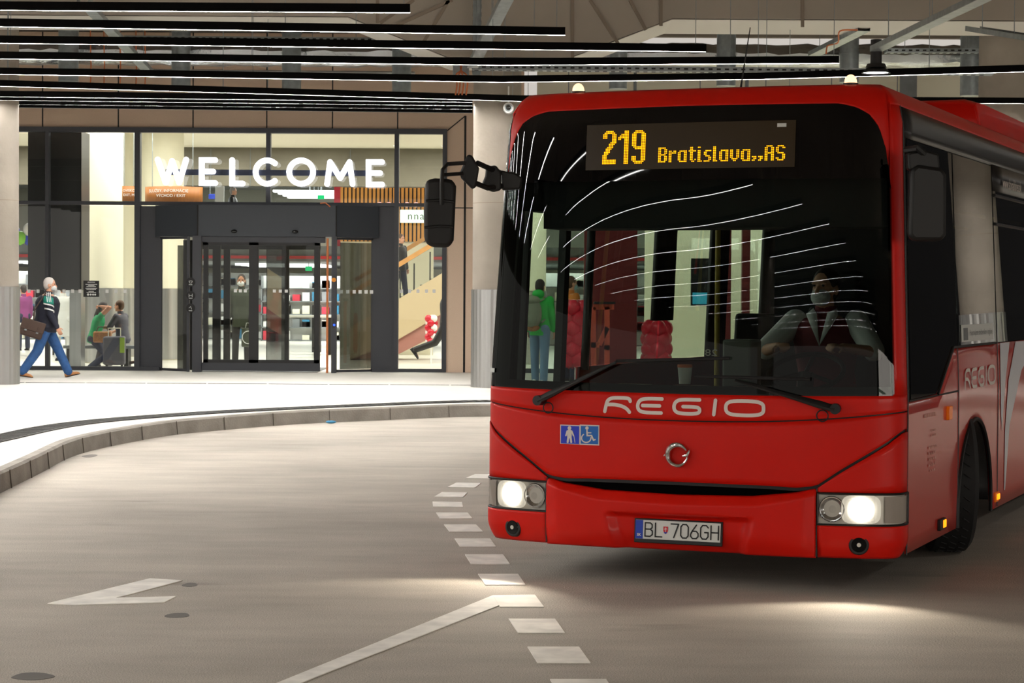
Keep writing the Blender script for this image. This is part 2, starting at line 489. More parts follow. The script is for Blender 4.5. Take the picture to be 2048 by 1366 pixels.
# ================================================================== columns of the hall
def column(x, y, name='column', clad=True, z1=7.2):
    o = struct(MB().cyl((x, y, 0), (x, y, z1), .385, n=40).build(name, 'concrete'), 'round concrete column')
    j = MB()
    for zz in (3.13,): j.cyl((x, y, zz), (x, y, zz + .012), .3865, n=40, cap=False)
    j.build('joint_line', 'concrete_dark', o)
    if clad:
        mb = MB(); n = 60
        vs = []
        for k in range(n):
            r_ = .400 + (.006 if k % 2 else 0)
            a = k * 2 * math.pi / n
            vs += [(x + r_ * math.cos(a), y + r_ * math.sin(a), .1), (x + r_ * math.cos(a), y + r_ * math.sin(a), 1.74)]
        mb.add(vs, [(2 * k, 2 * ((k + 1) % n), 2 * ((k + 1) % n) + 1, 2 * k + 1) for k in range(n)])
        mb.cyl((x, y, 1.735), (x, y, 1.745), .403, n=40)
        mb.build('steel_cladding', 'steel', o, smooth=False)
    return o
CX = [-8.38, -.26, 7.9, 16.2, 24.3]
for x in CX: column(x, 34.8)
for x, y in ((24.3, 22.6), (16.2, -2), (-16.5, -2), (-8.4, -2.6), (-24.5, 22.6)): column(x, y)

# security dome on the right column
c = dep(1017, 216, 34.25)
t = empty('security_camera', c, 0, 'small round white security camera on the concrete column beside the bus roof', 'camera')
MB().cyl((0, .185, 0), (0, -.05, 0), .085, .085, 24).build('housing', 'white', t, bevel=.01)
MB().cyl((0, -.05, 0), (0, -.06, 0), .06, n=24).build('lens_ring', 'galvanised', t); MB().ell((0, -.05, 0), (.045, .04, .045)).build('lens', 'black_gloss', t)
MB().cyl((0, .08, .08), (0, .08, .35), .012, n=8).build('conduit', 'white', t)

# ================================================================== ceiling, beams
struct(MB().box(-45, 45, -50, YF + .3, 7.4, 7.8).build('ceiling', 'concrete_dark', smooth=False), 'dark concrete ceiling slab')
# transverse beam line in front of the columns: level soffit with a drop at every column
yb0, yb1 = 32.6, 34.4
zs = 5.86
def zof(v, Y): return CAMZ + (584.5 - v) / F * Y
poly = [(-40, 7.5)]
hw, zd = .75, zof(115, yb0)
for x in CX[1:2]:
    xl, xr = x - 2.15, x + 2.65
    poly += [(xl - .1, zs), (x - hw, zd), (x + hw + .35, zd), (xr, zs)]
poly += [(40, zs), (40, 7.5)]
poly.insert(1, (-40, zs))
bm_ = MB(); n = len(poly)
# split into strips so the face stays clean
xs = [p[0] for p in poly[1:-1]]; zz = [p[1] for p in poly[1:-1]]
for i in range(len(xs) - 1):
    bm_.add([(xs[i], yb0, zz[i]), (xs[i + 1], yb0, zz[i + 1]), (xs[i + 1], yb0, 7.5), (xs[i], yb0, 7.5),
             (xs[i], yb1, zz[i]), (xs[i + 1], yb1, zz[i + 1]), (xs[i + 1], yb1, 7.5), (xs[i], yb1, 7.5)],
            [(0, 1, 2, 3), (5, 4, 7, 6), (0, 4, 5, 1)])
mat('beam_concrete', (170, 162, 150), .9, noise=(.5, .12), spec=.2)
beam = struct(bm_.build('beam', 'beam_concrete', smooth=False, recalc=False), 'grey concrete beam with haunches over the columns')
sf = MB()
for i in range(len(xs) - 1): sf.add([(xs[i], yb0 + .04, zz[i] - .012), (xs[i + 1], yb0 + .04, zz[i + 1] - .012), (xs[i + 1], yb1, zz[i + 1] - .012), (xs[i], yb1, zz[i] - .012)], [(0, 1, 2, 3)])
sf.build('lit_soffit', 'soffit_lit', beam, smooth=False, solid=.008)  # beam underside whitened, its colour stands in for strong light
# board joints cast into the beam face
jb = MB()
for u0, v0, u1, v1 in ((755, 0, 755, 46), (905, 0, 790, 52), (828, 0, 760, 46), (898, 0, 846, 86), (1145, 0, 1145, 115), (1180, 0, 1238, 90), (1260, 0, 1292, 60), (1322, 0, 1322, 52), (1605, 0, 1605, 54)):
    a, b = dep(u0, v0, yb0 - .012), dep(u1, v1, yb0 - .012)
    jb.bar(a, b, .05, .02, up=(0, 1, 0))
jb.build('casting_joint', 'concrete_dark', beam, smooth=False)

# ------------------------------------------------------------------ long black ceiling lamps
ZL = 4.70
def lamp(pts, label, hang=True, strip='lamp_strip'):
    """pts: world points of the lower edge of one long profile"""
    pts = [Vector((p.x, p.y, ZL)) for p in pts]
    root = empty('linear_ceiling_lamp', pts[0], 0, label, 'ceiling lamp', 'long black ceiling lamps')
    loc = [p - pts[0] for p in pts]
    h, s, wr = MB(), MB(), MB(); wires = []
    for a, b in zip(loc[:-1], loc[1:]):
        h.bar(a + Vector((0, 0, .052)), b + Vector((0, 0, .052)), .07, .086)
        q = (b - a).cross(Vector((0, 0, 1))).normalized() * .030
        for sg in (-1, 1): h.bar(a + q * sg + Vector((0, 0, .005)), b + q * sg + Vector((0, 0, .005)), .010, .011)
        s.bar(a + Vector((0, 0, .0052)), b + Vector((0, 0, .0052)), .050, .003)
        L = (b - a).length; k = max(1, int(L / 3))
        for i in range(k + 1):
            p = a.lerp(b, min(.985, max(.015, i / k)))
            if hang: wires.append(p + Vector((0, 0, .09)))
            else: wr.cyl(p + Vector((0, 0, .12)), p + Vector((0, 0, 2.7)), .005, n=5)
    h.build('housing', 'black_profile', root, smooth=False); s.build('light_strip', strip, root, smooth=False); 
    if wires:
        w0 = MB().cyl((0, 0, 0), (0, 0, 2.58), .005, n=5).build('hanging_wire', 'galvanised', root, smooth=False); w0.location = wires[0]
        for p in wires[1:]:
            c = w0.copy(); COL.objects.link(c); c.location = p
    else: wr.build('hanging_wire', 'galvanised', root, smooth=False)
    return root
def lpx(*px): return [gnd(u, v, ZL) for u, v in px]
def ext(l, x):                                # carry the first piece on to the left until x
    d = (l[0] - l[1]); return [l[0] + d * ((x - l[0].x) / d.x)] + l
L_ = [
 (ext(lpx((0, 21), (820, 26)), -16), 'topmost black linear lamp in the photo, ending over the left part'),
 (ext(lpx((0, 54), (1130, 71)), -17), 'second black linear lamp from the top, ending short of the bus'),
 (ext(lpx((0, 87), (1412, 104)), -18), 'third black linear lamp from the top, ending above the bus sign'),
 (ext(lpx((0, 118), (1000, 131), (1678, 127)), -19), 'fourth black linear lamp from the top, ending above the bus roof'),
 (ext(lpx((0, 149), (1000, 165), (1524, 159), (2120, 142)), -20), 'fifth black linear lamp from the top, running over the bus and out at right'),
 (ext(lpx((0, 173), (1040, 203), (2120, 208)), -21), 'sixth black linear lamp from the top, lowest to pass over the bus corner'),
 (lpx((-60, 193), (945, 205)), 'black linear lamp just behind the left column, topmost of the bundled four'),
 (lpx((-60, 200), (945, 212)), 'second black linear lamp of the bundle above the brown cladding'),
 (lpx((-60, 208), (945, 219)), 'third black linear lamp of the bundle above the brown cladding'),
 (lpx((-60, 214), (945, 226)), 'lowest black linear lamp of the bundle right above the brown cladding'),
]
for pts, lb in L_: lamp(pts, lb)
# the rows that carry on over the camera and behind it (they light the road and show as lines in the windscreen)
near = [(21.2, -2.9), (19.4, -4.6), (17.6, -6.0), (15.8, -7.0), (14.0, -7.6), (12.2, -7.9), (10.4, -7.9), (8.6, -7.6), (6.8, -7.0), (5.0, -6.2), (3.2, -5.2), (1.4, -4.0), (-.4, -2.8), (-2.2, -1.5), (-4.0, -.2), (-5.8, 1.2), (-7.6, 2.6), (-9.4, 4.0), (-11.2, 5.4), (-13, 6.8), (-14.6, 8)]
for i, (y, xe) in enumerate(near):
    lamp([Vector((-17, y - .4, 0)), Vector((xe, y, 0))], 'long black ceiling lamp over the road, mirrored as a line in the windscreen', False, 'lamp_strip_road' if y > 7.5 else 'lamp_strip')

# ------------------------------------------------------------------ services under the ceiling
def duct(u, v0, v1, Y, wpx, label):
    a, b = dep(u, v0, Y), dep(u, v1, Y); r_ = wpx / 2 / F * Y; a.z = 7.4
    t = empty('ventilation_duct', b, 0, label, 'duct', 'round galvanised ducts')
    h = (a - b).z
    mb = MB().cyl((0, 0, 0), (0, 0, h), r_, n=28); mb.build('pipe', 'galvanised', t)
    rb = MB()
    for k in range(1, int(h / .5) + 1): rb.cyl((0, 0, k * .5), (0, 0, k * .5 + .03), r_ + .012, n=28)
    rb.build('seam_ring', 'galvanised', t)
for u, v0, v1, wp, lb in ((137, 60, 163, 40, 'leftmost round galvanised duct above the brown cladding'), (362, 62, 173, 38, 'round galvanised duct behind the lamps, second from the left'), (583, 66, 181, 38, 'round galvanised duct behind the lamps, third from the left'), (803, 70, 187, 38, 'round galvanised duct behind the lamps, just left of the bus'), (1236, 105, 178, 36, 'round galvanised duct seen over the bus number display'), (1452, 72, 172, 38, 'round galvanised duct behind the bus antenna'), (1698, 75, 165, 38, 'round galvanised duct left of the pendant lamp'), (1940, 78, 192, 40, 'rightmost round galvanised duct beside the far right column')):
    duct(u, v0, v1, 38.2, wp, lb)
# foil wrapped duct lying across
a, b = dep(-200, 103, 39), dep(2300, 112, 39)
mb = MB(); n = 120
for k in range(n): pass
mb.grid(lambda i, j: (a.x + (b.x - a.x) * i / n, 39 + .5 * math.cos(j) + .02 * random.uniform(-1, 1), a.z + .22 * math.sin(j) + .02 * random.uniform(-1, 1)), range(n + 1), [t * 2 * math.pi / 10 for t in range(11)])
tag(mb.build('insulated_duct', 'foil'), 'crumpled silver foil covered duct running behind the lamps under the ceiling', 'duct')
# white sprinkler pipe with heads
a, b = dep(-100, 139, 39.6), dep(830, 148, 39.6)
t = empty('sprinkler_pipe', a, 0, 'thin white sprinkler pipe running along the top of the brown cladding', 'pipe')
MB().cyl((0, 0, 0), b - a, .045, n=12).build('pipe', 'white', t)
for k in (.25, .58, .93): 
    p = (b - a) * k; MB().cyl(p, p - Vector((0, 0, .12)), .03, .045, 10).build('sprinkler_head', 'galvanised', t)
def tray(p0, p1, wd, label, holes=True, name='cable_tray', hgt=.07):
    p0, p1 = Vector(p0), Vector(p1)
    t = empty(name, p0, 0, label, 'cable tray')
    d = p1 - p0; L = d.length; e = d.normalized()
    sd = e.cross(Vector((0, 0, 1))); sd = sd.normalized() if sd.length > .01 else Vector((1, 0, 0))
    up = sd.cross(e).normalized()
    mb = MB()
    mb.bar((0, 0, 0), d, wd, .006, up=up)
    for sg in (-1, 1): mb.bar(sd * sg * wd / 2 + up * hgt / 2, d + sd * sg * wd / 2 + up * hgt / 2, .006, hgt, up=up)
    mb.build('tray_channel', 'galvanised', t, smooth=False)
    hr = None
    for q in (.12, .5, .88):                  # threaded rods up to the slab
        c = d * q; top_ = 7.4 - (p0 + c).z
        if top_ > .1: MB().cyl(c + up * hgt * .5, c + Vector((0, 0, top_)), .006, n=5).build('hanger_rod', 'galvanised', t, smooth=False)
    if holes:
        hb = MB(); k = int(L / .12)
        for i in range(k):
            c = e * (i + .5) * .12
            for sg in (-1, 1):
                hb.bar(c - e * .03 + sd * sg * (wd / 2 + .004) + up * hgt * .5, c + e * .03 + sd * sg * (wd / 2 + .004) + up * hgt * .5, .004, hgt * .35, up=up)
            hb.bar(c - e * .03 - up * .004, c + e * .03 - up * .004, wd * .4, .004, up=up)
        hb.build('slot_row', 'joint', t, smooth=False)
    return t
tray(dep(945, 140, 32.2), dep(1985, 150, 31.6), .22, 'long perforated cable tray lying level above the bus roof')
tray(dep(945, 136, 32.0), dep(1030, -30, 26.5), .16, 'pale steel cable tray slanting up from the column top', False)
tray(dep(953, 150, 32.3), dep(955, -20, 32.3), .12, 'upright perforated steel channel in front of the column head')
tray(dep(1752, 103, 28.6), dep(2010, -20, 22), .16, 'steel cable tray slanting up to the right from the pendant lamp', False)
tray(dep(1628, 112, 36.2), dep(1728, 62, 33.5), .2, 'short steel cable tray slanting up left of the pendant lamp', False)
tray(dep(1945, 62, 31), dep(2120, 90, 28), .22, 'dark cable tray cut by the right edge of the photo', False)
tray(dep(1770, 106, 37), dep(2100, 106, 37), .2, 'perforated cable tray behind the pendant lamp running to the right')
tray(dep(165, 5, 30), dep(300, 150, 37), .16, 'pale cable tray slanting down behind the lamps at upper left', False)
tray(dep(250, 80, 37.5), dep(1000, 86, 37.5), .15, 'perforated cable tray half hidden by the lamps over the entrance')
# orange cables hanging by the column and at the left
def cables(name, lines, label):
    t = MB()
    for l in lines: t.tube(spline([Vector(p) for p in l], 5), .012, 6)
    return tag(t.build(name, 'orange_cable'), label, 'cable')
cables('cable_bundle', [[dep(922, 120, 32.2), dep(922, 140, 32.1), dep(u, 150, 32.0), dep(u + 2, 168, 32.0), dep(u - 1, 190, 32)] for u in (912, 918, 925, 933)], 'orange cables hanging beside the column top above the entrance')
cables('cable_bundle', [[dep(u - 1, -60, 38), dep(u, 88, 38), dep(u + 1, 130, 38), dep(u, 168, 38)] for u in (181, 208, 240, 272, 290)], 'thin orange cables hanging behind the lamps at the upper left')
cables('cable_bundle', [[dep(1715, 60, 33), dep(1680, 62, 33), dep(1676, 85, 33.5), dep(1655, 92, 34), dep(1652, 108, 34)]], 'orange cable looping off the short tray left of the pendant lamp')
t = MB().box(-.12, .12, -.06, .06, -.08, .08).build('junction_box', 'galvanised', bevel=.01); t.location = dep(922, 140, 32.2)
tag(t, 'small grey junction box by the column top with orange cables below', 'box')
# pendant lamps: one over the bus roof, unseen copies added to light the right
def pendant(c, label, wire=True):
    t = empty('pendant_lamp', c, 0, label, 'ceiling lamp', 'black bell pendant lamps')
    MB().cyl((0, 0, .10), (0, 0, .42), .075, n=20).build('stem', 'black', t)
    if wire: MB().cyl((0, 0, .42), (0, 0, 7.4 - c.z), .012, n=6).build('hanging_rod', 'black', t)
    MB().cyl((0, 0, .05), (0, 0, .10), .14, .12, 24).build('driver_box', 'black', t)
    MB().cyl((0, 0, -.02), (0, 0, .06), .19, .11, 28, cap=False).build('shade', 'black', t, solid=.006)
    MB().cyl((0, 0, -.012), (0, 0, -.004), .165, n=28).build('diffuser', 'pendant_light', t)
    l = bpy.data.lights.new('pendant_beam', 'SPOT'); l.energy = 900; l.spot_size = R(140); l.spot_blend = .6; l.shadow_soft_size = .15; l.color = (1, .96, .88)
    o = bpy.data.objects.new('pendant_beam', l); COL.objects.link(o); o.parent = t; o.location = (0, 0, -.03)
pendant(dep(1752, 143, 28.6), 'black bell shaped pendant lamp shining above the right end of the bus roof', False)
for x, y in ((11.5, 13), (11.5, 22), (13.9, 32.4), (15.2, 31.8), (9.5, 4.5)): pendant(Vector((x, y, 5.3)), 'added black pendant lamp out of view, lighting the right side and far column')

# made-up glowing front behind the camera, added to light the bus front
YO = -15.0
mb = MB()
for k in range(9): mb.box(8 + k * 3 - .06, 8 + k * 3 + .06, YO - .1, YO + .06, 0, 4.4)
mb.box(8, 32, YO - .1, YO + .06, 4.2, 4.5).box(8, 32, YO - .1, YO + .06, 0, .35).box(8, 32, YO - .1, YO + .05, 2.6, 2.7)
w3 = struct(mb.build('fill_front', 'dark_frame', smooth=False), 'added glowing front out of view, lighting the bus')
MB().box(8, 32, YO - .12, YO - .02, .3, 4.25).build('fill_pane', 'fill_glow', w3, smooth=False)
struct(MB().box(7, 33, YO - .5, YO - .13, 0, 7.4).build('wall_opposite', 'concrete', smooth=False))
# ================================================================== the glass front and the hall behind it
def fx(u, Y=YF, v=584): return dep(u, v, Y).x
def fz(v, Y=YF, u=584): return dep(u, v, Y).z
def rect(mb, u0, v0, u1, v1, Y=YF, t=.08):    # upright board by its place in the photo, at depth Y
    x0, x1 = fx(u0, Y, v0), fx(u1, Y, v0); um = (u0 + u1) / 2
    mb.box(x0, x1, Y, Y + t, fz(v1, Y, um), fz(v0, Y, um)); return mb
XR0, XR1 = fx(1040), fx(2500)
z_top = fz(262); z_tr = fz(409)
# --- brown cladding
mb = MB()
zt = fz(120)
mb.box(-22, fx(945), YF - .05, YF + .15, z_top + .03, zt + .5)
mb.box(fx(893), fx(1046), YF - .05, YF + .15, PV, z_top + .03)
mb.box(fx(945), fx(1046), YF - .05, YF + .15, z_top + .03, zt + .5)
wl = struct(mb.build('wall_front', 'cladding', smooth=False), 'brown panel cladding over the glass front')
jb = MB()
for u in (-55, 86, 237, 386, 533, 664, 794):
    jb.box(fx(u) - .012, fx(u) + .012, YF - .056, YF - .04, z_top + .04, zt + .5)
jb.box(fx(929) - .02, fx(929) + .02, YF - .056, YF - .04, PV, fz(230))
jb.box(fx(893), fx(945), YF - .056, YF - .04, fz(414) - .01, fz(414) + .01)
jb.bar((fx(893), YF - .05, z_top + .02), (fx(929), YF - .05, fz(230)), .02, .02)
jb.box(-22, fx(945), YF - .056, YF - .04, fz(214) - .01, fz(214) + .01)
jb.build('panel_joint', 'joint', wl, smooth=False)
struct(MB().box(-40, 40, YF + .15, YF + .3, zt + .5, 7.5).build('wall_upper', 'concrete', smooth=False))
# --- right hand front (seen over and through the bus)
zr = 5.95
wr_ = struct(MB().box(XR0 + .3, 10.6, YF - .02, YF + .12, z_top, zr).build('wall_right', 'cream', smooth=False), 'cream wall band above the shop front to the right')
jb = MB()
for k in range(8): jb.box(XR0 + .9 + k * 1.25 - .008, XR0 + .9 + k * 1.25 + .008, YF - .026, YF, z_top, zr)
for u, wd in ((1267, 6), (1490, 7), (1812, 34)): jb.box(fx(u) - wd / 2 / 105, fx(u) + wd / 2 / 105, YF - .03, YF, z_top + .6, zr)
jb.build('panel_joint', 'shop_grey', wr_, smooth=False)
XE = XR0 + .1 + 4 * 2.6
mb = MB().box(XR0 + .02, XE, YF - .06, YF + .1, PV, PV + .08)
mb.box(XR0 + .02, XE, YF - .06, YF + .1, z_tr - .03, z_tr + .03).box(XR0 + .02, XE, YF - .06, YF + .1, z_top - .05, z_top)
for k in range(5): mb.box(XR0 + .02 + k * 2.6, XR0 + .1 + k * 2.6, YF - .06, YF + .1, PV, z_top)
win2 = struct(mb.build('window_2', 'dark_frame', smooth=False), 'shop front glazing to the right of the column')
for k in range(4):
    MB().box(XR0 + .1 + k * 2.6, XR0 + 2.62 + k * 2.6, YF, YF + .012, PV + .08, z_top - .05).build('pane', 'glass_clear', win2, smooth=False)

# red shop portal boards on the right hand front and a plain wall inside
for i, (u0, u1) in enumerate(((1168, 1274), (1424, 1462), (1484, 1500))):
    o = MB().box(0, fx(u1, YF - .3) - fx(u0, YF - .3), 0, .18, 0, 3.6).build('portal_panel', mat('portal_red', (120, 22, 26), .5) if i == 0 else 'portal_red', smooth=False); o.location = (fx(u0, YF - .3), YF - .3, PV)
    tag(o, ['broad dark red shop portal panel seen through the bus windows', 'narrow dark red portal panel seen through the rear bus windows', 'thin dark red portal strip seen through the rear bus windows'][i], 'wall panel')
struct(MB().box(fx(1290, 45), 30, 45, 45.2, PV, 5.3).build('wall_inner', 'cream', smooth=False), 'plain cream wall inside the right hand shop front')
t = empty('wall_screen', (fx(1402, YF - .2), YF - .2, PV + 1.75), 0, 'black screen on the shop front seen through the bus windows', 'screen')
MB().box(-.19, .19, 0, .1, -.45, .45).build('frame', 'black', t, bevel=.01); MB().box(-.16, .16, -.01, 0, -.42, -.2).build('display', mat('screen_cyan', (60, 170, 200), .3, emit=(60, 180, 210), es=.7), t); MB().box(-.04, .04, .1, .2, -.1, .1).build('bracket', 'black', t)
struct(MB().box(XE, 40, YF - .05, YF + .15, PV, 6.2).build('wall_side', 'dark_panel', smooth=False), 'dark panelled wall beyond the shop front')
# --- left glazing: window_1 with its bars and panes
mb = MB()
xl = -22
mb.box(xl, fx(893), YF - .1, YF + .1, fz(267), fz(257))                       # head
mb.box(xl, fx(893), YF - .08, YF + .08, fz(412), fz(405))                     # transom
mb.box(xl, fx(320), YF - .08, YF + .08, PV, fz(735)); mb.box(fx(745), fx(893), YF - .08, YF + .08, PV, fz(736))
for u0, u1 in ((92, 99), (270, 281), (884, 893), (-80, -73)): mb.box(fx(u0), fx(u1), YF - .09, YF + .09, PV, fz(260))
mb.box(fx(788), fx(797), YF - .09, YF + .09, PV, fz(260)); mb.box(fx(532), fx(541), YF - .09, YF + .09, fz(410), fz(260))
win1 = struct(mb.build('window_1', 'dark_frame', smooth=False), 'dark framed glass front around the revolving door')
for (u0, u1, v0, v1) in ((-73, 92, 267, 405), (-73, 92, 412, 735), (99, 270, 267, 405), (99, 270, 412, 735), (281, 532, 267, 405), (541, 788, 267, 405), (797, 884, 267, 405), (797, 884, 412, 736)):
    rect(MB(), u0, v0, u1, v1, YF, .012).build('pane', 'glass_clear', win1, smooth=False)
mb = MB()
rect(mb, 276, 412, 320, 741, YF - .02, .1); rect(mb, 745, 412, 790, 741, YF - .02, .1)
mb.build('side_panel', 'dark_panel', win1, smooth=False)
mb = MB()
for u in [58, 76, 112, 128, 145, 160, 178, 196, 214, 232, 250] + [803, 819, 836, 853, 868]: rect(mb, u - 3, 579, u + 3, 586, YF - .012, .006)
mb.build('marker_square', 'white', win1, smooth=False)

# --- WELCOME sign
t = empty('welcome_sign', (fx(540), YF - .3, fz(344)), 0, 'glowing white WELCOME letters mounted on a dark bar over the revolving door', 'sign')
ox, oz = t.location.x, t.location.z
def wf(y0):
    return lambda u, v: (dep(u, v, YF - .3).x - ox, y0, dep(u, v, YF - .3).z - oz)
def letter(name, strokes, wd=10.6):
    mb = MB(); 
    for pts, closed in strokes:
        mb.stroke(pts, wd, wf(0), closed)
        mb.stroke(pts, wd, wf(.05), closed)
    # sides of the letter body
    for pts, closed in strokes:
        m = len(pts)
        for i in range(m if closed else m - 1):
            a, b = Vector(pts[i]), Vector(pts[(i + 1) % m]); d = (b - a)
            q = Vector((-d.y, d.x)).normalized() * wd / 2
            for s_ in (-1, 1):
                p1, p2 = a + q * s_, b + q * s_
                mb.add([wf(0)(*p1), wf(0)(*p2), wf(.05)(*p2), wf(.05)(*p1)], [(0, 1, 2, 3)])
    o = mb.build('letter', 'sign_white', t, smooth=False, recalc=False); o['label'] = 'glowing white letter ' + name
arc = lambda cx, cy, rx, ry, a0, a1, n=22: [(cx + rx * math.cos(R(a0 + (a1 - a0) * i / n)), cy + ry * math.sin(R(a0 + (a1 - a0) * i / n))) for i in range(n + 1)]
letter('W', [([(315, 319), (331, 365), (344, 322), (358, 365), (372, 319)], False)])
letter('E', [([(430, 320), (403, 320), (403, 366), (430, 366)], False), ([(403, 343), (426, 343)], False)])
letter('L', [([(464, 320), (464, 367), (485, 367)], False)])
letter('C', [(arc(534, 344, 23, 23.5, -48, -312, 20), False)])
letter('O', [(arc(602, 344, 24, 23.5, 0, 345, 23), True)])
letter('M', [([(654, 368), (660, 324), (680, 356), (699, 324), (705, 368)], False)])
letter('E', [([(764, 324), (737, 324), (737, 369), (764, 369)], False), ([(737, 346), (760, 346)], False)])
mb = MB(); a, b = wf(.06)(330, 338), wf(.06)(746, 352)
mb.box(a[0], b[0], .055, .11, b[2], a[2])
for u in (350, 420, 536, 670, 735):
    p = wf(0)(u, 345); mb.box(p[0] - .02, p[0] + .02, .1, .22, p[2] - .03, p[2] + .03)
mb.build('mounting_bar', 'navy', t, smooth=False)

# --- revolving door
t = empty('revolving_door', (fx(532), YF, PV), 0, 'large dark grey revolving door under the WELCOME sign', 'door')
ox = t.location.x; YD = YF - .62
def dx(u): return fx(u, YD) - ox
def dz(v): return fz(v, YD, 532) - PV
yd = YD - YF
hd = MB()
pl = [(fx(312) - ox, -.1), (dx(395), yd), (dx(672), yd), (fx(757) - ox, -.1), (fx(757) - ox, .3), (fx(312) - ox, .3)]
hd.prism(pl, lambda x, y: (x, y, dz(473)), lambda x, y: (x, y, fz(413) - PV))
hdo = hd.build('header', 'door_header', t, smooth=False)
mb = MB()
for u in (395, 672): mb.box(dx(u) - .012, dx(u) + .012, yd - .004, yd + .01, dz(473), fz(414) - PV)
mb.build('header_seam', 'joint', hdo, smooth=False)
for u in (468, 590):
    mb = MB().ell((dx(u), yd - .02, dz(463)), (.06, .05, .035)); o = mb.build('sensor', 'black_gloss', t)
mb = MB()
for u0, u1 in ((385, 403), (663, 673)): mb.box(dx(u0), dx(u1), yd - .03, yd + .14, 0, dz(472))
mb.build('door_post', 'dark_frame', t, smooth=False)
MB().tube([(fx(660, YD) - ox, yd - .02, dz(413)), (fx(650, YD) - ox, yd - .03, fz(413) - PV + .05), (fx(640, YD) - ox, yd + .02, fz(413) - PV + .04)], .012).build('orange_cable', 'orange_cable', t)
sl = MB()
for u0, u1, v0, v1 in ((403, 650, 473, 485), (403, 640, 726, 742)): sl.box(dx(u0), dx(u1), yd + .04, yd + .1, max(0, dz(v1)), dz(v0))
sl.build('sliding_door_rail', 'dark_frame', t, smooth=False)
for u0, u1 in ((406, 507), (507, 638)):
    f = MB(); a, b, c, d = dx(u0), dx(u1), dz(726), dz(485)
    f.box(a, a + .09, yd + .03, yd + .09, c, d).box(b - .09, b, yd + .03, yd + .09, c, d).box(a, b, yd + .03, yd + .09, d - .05, d).box(a, b, yd + .03, yd + .09, c, c + .06)
    fo = f.build('door_leaf', 'black', t, smooth=False)
    MB().box(a + .09, b - .09, yd + .055, yd + .063, c + .06, d - .05).build('pane', 'glass_door', fo, smooth=False)
# curved side glass
for u0, u1 in ((322, 385), (675, 745)):
    xa, xb = fx(u0) - ox, fx(u1) - ox
    ya, yb = (0, yd + .1) if u0 < 500 else (yd + .1, 0)
    fn = lambda s_, z: (xa + (xb - xa) * s_, ya + (yb - ya) * (s_ ** .7 if u0 < 500 else 1 - (1 - s_) ** .7), z)
    ss = [k / 10 for k in range(11)]
    MB().grid(fn, ss, [.06, dz(476)]).build('curved_pane', 'glass_door', t)
    fr = MB()
    fr.tube([fn(s_, .03) for s_ in ss], .035, 4); fr.tube([fn(s_, dz(476)) for s_ in ss], .03, 4)
    fr.bar(fn(0, 0), fn(0, dz(474)), .05, .05); fr.bar(fn(1, 0), fn(1, dz(474)), .05, .05)
    fr.build('curved_frame', 'dark_frame', t, smooth=False)
mb = MB()
for u in (680, 693, 706, 718, 730, 741): mb.box(fx(u, YD) - .03 - ox, fx(u, YD) + .03 - ox, yd * .5 - .02, yd * .5 - .015, dz(586), dz(579))
mb.build('marker_square', 'white', t, smooth=False)
mb = MB()
for u in (470, 480, 490, 500, 548, 560, 572): mb.box(dx(u) - .028, dx(u) + .028, yd + .05, yd + .054, dz(585), dz(579))
mb.build('marker_square', 'white', t, smooth=False)
# turning wings, inner shaft and the inner leaf frames
wg = MB()
for u0, u1, y in ((425, 441, 1.2), (447, 460, 1.7), (569, 578, 1.7), (628, 640, 1.5)): 
    a, b = fx(u0, YF + y) - ox, fx(u1, YF + y) - ox; wg.box(a, b, y, y + .08, 0, 2.45)
wg.box(fx(403, YF + 1.5) - ox, fx(640, YF + 1.5) - ox, 1.5, 1.6, 2.35, 2.6)
wg.build('wing_frame', 'black', t, smooth=False)
MB().cyl((fx(372) - ox, .5, 0), (fx(372) - ox, .5, 2.5), .13, n=20).build('drum_pillar', 'black', t)
MB().bar((fx(537, YF + .8) - ox, .5, 1.25), (fx(568, YF + 1.6) - ox, 1.7, 1.25), .02, 2.4).build('wing_pane', 'glass_dark', t, smooth=False)
MB().bar((fx(676) - ox, .55, 1.25), (fx(742) - ox, 1.0, 1.25), .02, 2.45).build('wing_pane', 'glass_dark', t, smooth=False)
MB().bar((fx(347) - ox, .5, 1.2), (fx(372) - ox, .6, 1.2), .02, 2.4).build('wing_pane', 'glass_dark', t, smooth=False)
MB().box(fx(403) - ox, fx(640) - ox, yd + .2, 2.0, 0.001, .012).build('floor_mat', 'shop_grey', t, smooth=False)
mb = MB(); 
for v in (565, 592, 617):
    p = (dx(382), yd - .04, dz(v)); mb.cyl(p, (p[0], p[1] + .01, p[2]), .085, n=24)
mb.build('round_sticker', 'black_gloss', t, smooth=False)
mb = MB()
for v, s_ in ((565, 0), (592, 1), (617, 2)):
    p = (dx(382), yd - .047, dz(v)); fn = lambda x, z: (p[0] + x, p[1], p[2] + z)
    if s_ == 0: mb.stroke([(-.03, .02), (.03, .02), (.02, -.02), (-.02, -.02)], .006, fn, True)
    if s_ == 1: mb.stroke([(-.03, .03), (-.03, -.03)], .006, fn); mb.stroke([(.03, .03), (.03, -.03)], .006, fn); mb.stroke([(-.03, 0), (.03, 0)], .005, fn)
    if s_ == 2: mb.stroke([(-.03, .0), (0, .03), (.02, -.02)], .006, fn)
    mb.stroke([(-.03, -.05), (.03, -.05)], .008, fn)
mb.build('sticker_print', 'white', t, smooth=False)
p = (dx(668), yd - .04, dz(559)); MB().cyl(p, (p[0], p[1] - .03, p[2]), .04, n=20).build('push_button', mat('button_orange', (240, 150, 30), .4), t)
mat('blue_led', (40, 70, 255), .4, emit=(40, 80, 255), es=3)
MB().box(dx(668) - .02, dx(668) + .02, yd - .045, yd - .03, dz(655), dz(636)).build('key_switch', 'black', t)
MB().ell((dx(669), yd - .05, dz(649)), .02).build('indicator_light', 'blue_led', t)
c = (fx(655, YD), YD - .02, PV)
